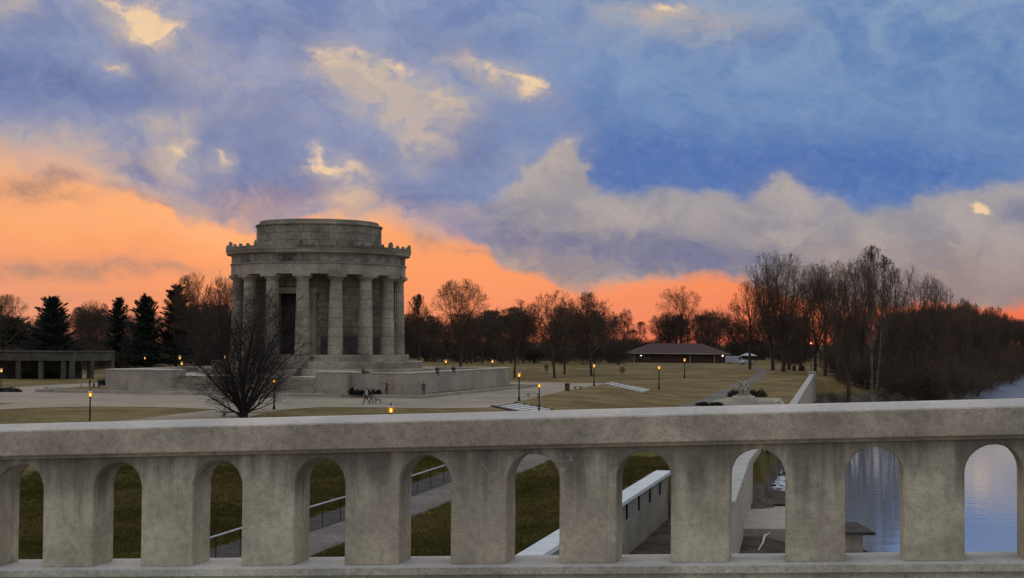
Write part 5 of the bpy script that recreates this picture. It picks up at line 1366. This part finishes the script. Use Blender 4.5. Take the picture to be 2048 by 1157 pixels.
def person(p, rz, label, shirt, trousers, pose='stand', sc=1.0, hair=True, mats=None, name='person', cat='person', group=None):
    """x to the figure's left, -y forward; heights for a 1.75 m adult"""
    J = {'pelvis': (0, 0, 0.95, (0.15, 0.11)), 'waist': (0, 0.0, 1.10, (0.145, 0.10)), 'chest': (0, 0.0, 1.32, (0.17, 0.115)), 'neck0': (0, 0.01, 1.47, 0.07), 'neck': (0, 0.0, 1.53, 0.055), 'chin': (0, -0.02, 1.575, 0.075), 'head': (0, -0.005, 1.66, (0.082, 0.098)), 'crown': (0, 0.005, 1.73, 0.06), 'nose': (0, -0.115, 1.645, 0.014)}
    B = [('pelvis', 'waist'), ('waist', 'chest'), ('chest', 'neck0'), ('neck0', 'neck'), ('neck', 'chin'), ('chin', 'head'), ('head', 'crown'), ('head', 'nose')]
    Z = {('pelvis', 'waist'): 0, ('waist', 'chest'): 0, ('chest', 'neck0'): 0, ('neck0', 'neck'): 2, ('neck', 'chin'): 2, ('chin', 'head'): 2, ('head', 'crown'): 3, ('head', 'nose'): 2}
    for s, n in ((1, 'l'), (-1, 'r')):
        sh, el, wr = (s * 0.20, 0.01, 1.42), (s * 0.25, 0.02, 1.14), (s * 0.25, -0.06, 0.89)
        hip, kn, an, toe = (s * 0.09, 0, 0.90), (s * 0.095, -0.01, 0.50), (s * 0.095, 0.02, 0.09), (s * 0.10, -0.17, 0.035)
        if pose == 'walk':
            k = s; kn = (s * 0.09, -0.16 * k - 0.05, 0.51); an = (s * 0.085, -0.37 * k + 0.03, 0.11 if k < 0 else 0.09); toe = (an[0], an[1] - 0.19, 0.04)
            el = (s * 0.24, 0.12 * k, 1.15); wr = (s * 0.22, 0.16 * k - 0.12, 0.94)
        if pose == 'stride':
            k = -s * 0.55; kn = (s * 0.09, -0.16 * k - 0.05, 0.51); an = (s * 0.085, -0.34 * k + 0.03, 0.10); toe = (an[0], an[1] - 0.19, 0.04)
        if pose == 'point' and s == -1:
            el = (-0.46, -0.06, 1.36); wr = (-0.70, -0.1, 1.40)
        if pose in ('sit', 'sit_long', 'dangle'):
            hip = (s * 0.10, -0.03, 0.93); kn = (s * 0.12, -0.46, 0.97); an = (s * 0.12, -0.50, 0.54); toe = (s * 0.12, -0.69, 0.47)
            if pose == 'sit_long': kn = (s * 0.11, -0.42, 1.16 if s > 0 else 1.02); an = (s * 0.12, -0.80, 0.96); toe = (s * 0.13, -0.88, 1.08)
            el = (s * 0.27, -0.06, 1.16); wr = (s * 0.18, -0.32, 1.05)
        v = Vector(wr) - Vector(el); v.normalize()
        J.update({'sh' + n: (*sh, 0.075), 'el' + n: (*el, 0.05), 'wr' + n: (*wr, 0.033), 'hip' + n: (*hip, 0.10), 'kn' + n: (*kn, 0.068), 'an' + n: (*an, 0.045), 'toe' + n: (*toe, 0.04)})
        palm = Vector(wr) + v * 0.08; J['pa' + n] = (*palm, (0.04, 0.02))
        B += [('chest', 'sh' + n), ('sh' + n, 'el' + n), ('el' + n, 'wr' + n), ('wr' + n, 'pa' + n), ('pelvis', 'hip' + n), ('hip' + n, 'kn' + n), ('kn' + n, 'an' + n), ('an' + n, 'toe' + n)]
        Z.update({('chest', 'sh' + n): 0, ('sh' + n, 'el' + n): 0, ('el' + n, 'wr' + n): 0, ('wr' + n, 'pa' + n): 2, ('pelvis', 'hip' + n): 1, ('hip' + n, 'kn' + n): 1, ('kn' + n, 'an' + n): 1, ('an' + n, 'toe' + n): 4})
        a = v.orthogonal().normalized(); a = Vector((0, -1, 0)) - v * v.dot(Vector((0, -1, 0))); a = a.normalized() if a.length > 0.1 else v.orthogonal().normalized()
        q = v.cross(a)
        for f, (off, ln) in enumerate(((0.033, 0.075), (0.011, 0.09), (-0.011, 0.085), (-0.033, 0.065))):
            k0 = palm + a * off + v * 0.04 - q * 0; k1 = k0 + v * ln * 0.6; k2 = k1 + v * ln * 0.35 + q * (0.02 * s)
            for nm, pt, r in (('a', k0, 0.0095), ('b', k1, 0.009), ('c', k2, 0.008)): J[f'f{f}{nm}{n}'] = (*pt, r)
            B += [('pa' + n, f'f{f}a{n}'), (f'f{f}a{n}', f'f{f}b{n}'), (f'f{f}b{n}', f'f{f}c{n}')]
        k0 = Vector(wr) + v * 0.03 + a * 0.04; k1 = k0 + v * 0.04 + a * 0.02
        J['t0' + n] = (*k0, 0.011); J['t1' + n] = (*k1, 0.009); B += [('wr' + n, 't0' + n), ('t0' + n, 't1' + n)]
        for b_ in B:
            if b_ not in Z: Z[b_] = 2
    t = empty(name, p, rz); t.scale = (sc,) * 3; tag(t, label, cat, group)
    base = 0.0 if pose in ('stand', 'walk', 'stride', 'point') else -0.83
    J = {k: (v[0], v[1], v[2] + base, v[3]) for k, v in J.items()}
    ms = mats or [shirt, trousers, M['skin'], M['hair'] if hair else M['skin'], M['shoe']]
    skin_body('body', J, B, ms, Z, t, 1)
    if hair and not mats:
        mb = MB(); z = base + 1.665
        mb.lathe([(0.098, z - 0.02), (0.104, z + 0.03), (0.085, z + 0.085), (0.045, z + 0.115), (0.002, z + 0.122)], 12, 0, 2 * math.pi, 0, 0.018); mb.build('hair', M['hair'], t, smooth=True)
    return t
def build_statue():
    p = gnd(1487, 808); st = empty('statue', p, R(-12)); tag(st, 'pale stone statue of a seated figure on a block pedestal', 'statue')
    ss = M['stone']; s = px_h(1487, 755, p) / 3.3; st.scale = (s,) * 3
    MB().cbox(-1.35, 1.35, -1.25, 1.25, -0.3, 0.95, 0.04).build('pedestal', M['coping'], st)
    MB().cbox(-0.95, 0.95, -0.95, 0.95, 0.95, 1.15, 0.03).build('plinth', ss, st)
    MB().cbox(-0.62, 0.72, -0.1, 0.85, 1.15, 2.4, 0.08).build('seat_block', ss, st)
    J = {'pelvis': (0, -0.2, 1.86, (0.34, 0.3)), 'waist': (0, -0.16, 2.15, (0.33, 0.28)), 'chest': (0, -0.12, 2.55, (0.38, 0.3)), 'neck': (0, -0.12, 2.86, 0.13), 'head': (0, -0.16, 3.06, (0.17, 0.2)), 'crown': (0, -0.15, 3.22, 0.13), 'nose': (0, -0.36, 3.04, 0.03)}
    B = [('pelvis', 'waist'), ('waist', 'chest'), ('chest', 'neck'), ('neck', 'head'), ('head', 'crown'), ('head', 'nose')]
    for k, n in ((1, 'l'), (-1, 'r')):
        J.update({'sh' + n: (k * 0.42, -0.1, 2.72, 0.18), 'el' + n: (k * 0.55, -0.2, 2.25, 0.14), 'wr' + n: (k * 0.38, -0.62, 2.1, 0.09), 'ha' + n: (k * 0.3, -0.78, 2.08, 0.08), 'hip' + n: (k * 0.22, -0.3, 1.8, 0.24), 'kn' + n: (k * 0.28, -0.85, 1.88, 0.18), 'an' + n: (k * 0.28, -0.82, 1.25, 0.12), 'toe' + n: (k * 0.3, -1.02, 1.2, 0.09)})
        B += [('chest', 'sh' + n), ('sh' + n, 'el' + n), ('el' + n, 'wr' + n), ('wr' + n, 'ha' + n), ('pelvis', 'hip' + n), ('hip' + n, 'kn' + n), ('kn' + n, 'an' + n), ('an' + n, 'toe' + n)]
    skin_body('figure', J, B, [ss], {}, st)
    MB().hexa([(-0.5, -0.72, 1.15), (0.5, -0.72, 1.15), (0.6, 0.1, 1.15), (-0.6, 0.1, 1.15)], [(-0.36, -0.5, 2.0), (0.36, -0.5, 2.0), (0.5, 0.1, 2.4), (-0.5, 0.1, 2.4)]).build('drapery', ss, st)
    # low walled bed in front with clipped edges
    e = empty('planter', gnd(1520, 808), R(-14)); tag(e, 'low stone-edged planting bed to the right of the statue', 'planter')
    w = px_w(1475, 1548, p.y) / 2
    for a in ((-w, w, -1.6, -1.0), (-w, w, 2.6, 3.2), (w - 0.6, w, -0.999, 2.599), (-w, -w + 0.6, -0.999, 2.599)): MB().cbox(*a, -0.3, 0.5, 0.03).build('edge_stone', M['coping'], e)
    MB().box(-w + 0.601, w - 0.601, -0.999, 2.599, -0.3, 0.18).build('soil', M['soil'], e)
    mb = [g2(1408, 812), g2(1442, 795.5), g2(1560, 796), g2(1572, 812)]
    sheet('statue_court', mb, M['pave'], gnd(1487, 800).z + 0.02, 0.02, 'pale paved court around the seated statue')
    for i, (px, rx, lab) in enumerate(((1469, 1.1, 'clipped dark shrub left of the statue'), (1504, 0.85, 'clipped dark shrub just right of the statue'), (1521, 1.0, 'clipped dark shrub second to the right of the statue'))):
        q = gnd(px, 794); shrub(q, rx, 0.9, 1.05, lab, 140 + i)
    for i, (px, lab) in enumerate(((1432, 'low dark edging shrub left of the statue court'), (1406, 'low dark edging shrub farthest left of the statue court'))):
        shrub(gnd(px, 812), 1.0, 0.6, 0.45, lab, 150 + i)
build_statue()

# ------------------------------------------------------------------ people
def on_z(px, py, z):
    d = ray(px, py); t = (z - EYE.z) / d.z; return EYE + d * t
left = math.radians(-80)      # facing the picture's left
person(gnd(733, 808.5), left, 'person in a light grey top and dark trousers striding left across the plaza', cloth('grey_top', (0.34, 0.34, 0.34)), cloth('black_trousers', (0.012, 0.012, 0.013)), 'walk', 1.05)
person(gnd(743, 808), left, 'person in a dark green coat and brown trousers walking behind the grey-topped one', cloth('green_coat', (0.03, 0.03, 0.018)), cloth('brown_trousers', (0.12, 0.06, 0.04)), 'stride', 0.98)
def dog(p, rz):
    t = empty('dog', p, rz); tag(t, 'grey dog walking behind the two people on the plaza', 'dog')
    J = {'pelvis': (0, 0.30, 0.50, 0.085), 'loin': (0, 0.1, 0.53, 0.085), 'chest': (0, -0.22, 0.50, (0.10, 0.14)), 'neck': (0, -0.36, 0.66, 0.07), 'skull': (0, -0.43, 0.76, 0.07), 'muzzle': (0, -0.58, 0.72, 0.035), 'tail1': (0, 0.42, 0.52, 0.025), 'tail2': (0, 0.58, 0.42, 0.018), 'earl': (0.06, -0.40, 0.85, 0.018), 'earr': (-0.06, -0.40, 0.85, 0.018)}
    B = [('pelvis', 'loin'), ('loin', 'chest'), ('chest', 'neck'), ('neck', 'skull'), ('skull', 'muzzle'), ('pelvis', 'tail1'), ('tail1', 'tail2'), ('skull', 'earl'), ('skull', 'earr')]
    for s, n, o in ((1, 'l', 0.09), (-1, 'r', -0.09)):
        J.update({'el' + n: (s * 0.085, -0.22 - o, 0.36, 0.042), 'wr' + n: (s * 0.085, -0.26 - o, 0.17, 0.028), 'paw' + n: (s * 0.085, -0.30 - o, 0.025, 0.028), 'st' + n: (s * 0.085, 0.26, 0.38, 0.06), 'hk' + n: (s * 0.085, 0.42 + o, 0.19, 0.028), 'hp' + n: (s * 0.085, 0.36 + o, 0.025, 0.028)})
        B += [('chest', 'el' + n), ('el' + n, 'wr' + n), ('wr' + n, 'paw' + n), ('pelvis', 'st' + n), ('st' + n, 'hk' + n), ('hk' + n, 'hp' + n)]
    skin_body('body', J, B, [cloth('grey_fur', (0.13, 0.12, 0.115))], {}, t, 1)
dog(gnd(755, 808.5), left)
zt = 3.24
person(on_z(725.5, 748.5, zt), math.radians(75), 'person in a dark red top sitting on the terrace wall with legs stretched out', cloth('dark_red_top', (0.13, 0.022, 0.018)), cloth('navy_trousers', (0.02, 0.02, 0.03)), 'sit_long')
person(on_z(874, 746.5, zt), math.radians(20), 'person in a dark green jacket perched on the terrace wall top, left of two', cloth('dark_green_jacket', (0.03, 0.036, 0.026)), cloth('black_jeans', (0.012, 0.012, 0.014)), 'dangle')
person(on_z(907, 744.8, zt), math.radians(20), 'person in black with pale trousers perched on the terrace wall top, right of two', cloth('black_jacket', (0.012, 0.011, 0.012)), cloth('pale_green_trousers', (0.10, 0.105, 0.085)), 'dangle')
zk = 0.41
person(on_z(773, 789.5, zk), math.radians(-20), 'person in a rust-red top pointing left beside the front terrace wall', cloth('rust_top', (0.20, 0.05, 0.03)), cloth('black_slacks', (0.012, 0.012, 0.014)), 'point')
person(on_z(847, 791.5, zk), math.radians(10), 'person in a brown top and dark jeans standing near the terrace corner', cloth('brown_top', (0.09, 0.055, 0.045)), cloth('dark_jeans', (0.018, 0.022, 0.03)), 'stand', 1.02)
person(gnd(179.5, 781), math.radians(-60), 'person in a dark blue jacket standing left of the terrace', cloth('blue_jacket', (0.016, 0.024, 0.04)), cloth('dark_blue_trousers', (0.01, 0.012, 0.016)), 'stand', 1.0)
person(gnd(187.5, 781), math.radians(40), 'child in dark red beside the person in the blue jacket', cloth('child_red', (0.06, 0.014, 0.016)), cloth('child_trousers', (0.015, 0.012, 0.014)), 'stand', 0.66)
person(gnd(198, 781), math.radians(10), 'person in a dark green coat nearest the left terrace shrubs', cloth('pine_coat', (0.018, 0.03, 0.022)), cloth('green_trousers', (0.014, 0.022, 0.02)), 'stand', 0.98)
person(gnd(162, 780.5), math.radians(-60), 'small child in black left of the group by the terrace', cloth('child_black', (0.012, 0.012, 0.012)), cloth('child_black_trousers', (0.012, 0.01, 0.01)), 'stand', 0.5)
# hedge at the foot of the front wall
for i, px in enumerate((704, 714, 724, 735, 746, 757)):
    q = on_z(px, 790, zk); shrub(q, 0.36, 0.3, 0.6 if i else 0.9, ('second', 'third', 'fourth', 'fifth', 'last')[i - 1] + ' dark clipped shrub from the stair block along the front terrace wall' if i else 'tallest dark shrub where the wall row meets the stair block', 160 + i, 'shrubs at the foot of the front wall' if i else None)

# ------------------------------------------------------------------ rough grass on the slope below the bridge
def build_tufts():
    g = np.random.default_rng(4); c = bpy.data.collections.new('grass_tufts')
    for k in range(4):
        n = 26; b0 = g.normal(0, 0.11, (n, 2)); a = g.uniform(0, 6.28, n); h = g.uniform(0.05, 0.17, n); lean = g.normal(0, 0.07, (n, 2)); w = g.uniform(0.006, 0.014, n)
        d = np.stack([np.cos(a), np.sin(a)], 1) * w[:, None]
        z0 = np.full(n, -0.02)
        V = np.stack([np.column_stack([b0 - d, z0]), np.column_stack([b0 + d, z0]), np.column_stack([b0 + lean + d * 0.3, h]), np.column_stack([b0 + lean - d * 0.3, h])], 1).reshape(-1, 3)
        c.objects.link(bpy.data.objects.new('tuft', mesh_np('tuft', V, np.arange(n * 4).reshape(-1, 4), M['grass'])))
    sp = []; r = random.Random(12)
    while len(sp) < 24000:
        y = 48 + 66 * r.random() ** 1.2; x = r.uniform(-30, 14)
        px = 1024 + x / y * F
        if px < -60 or px > 1420 or x > W(y) - 0.7: continue
        if path_x(y) - 3.6 < x < path_x(y) + 1.6: continue
        k = r.uniform(0.6, 1.5); sp.append((x, y, k * r.uniform(0.7, 1.3), k))
    n = len(sp)
    o = wood('grass', 'rough short grass on the slope below the bridge', sp, make_scatter(c), 'grass')
    for v in o.data.vertices: v.co.z += 0.2
build_tufts()
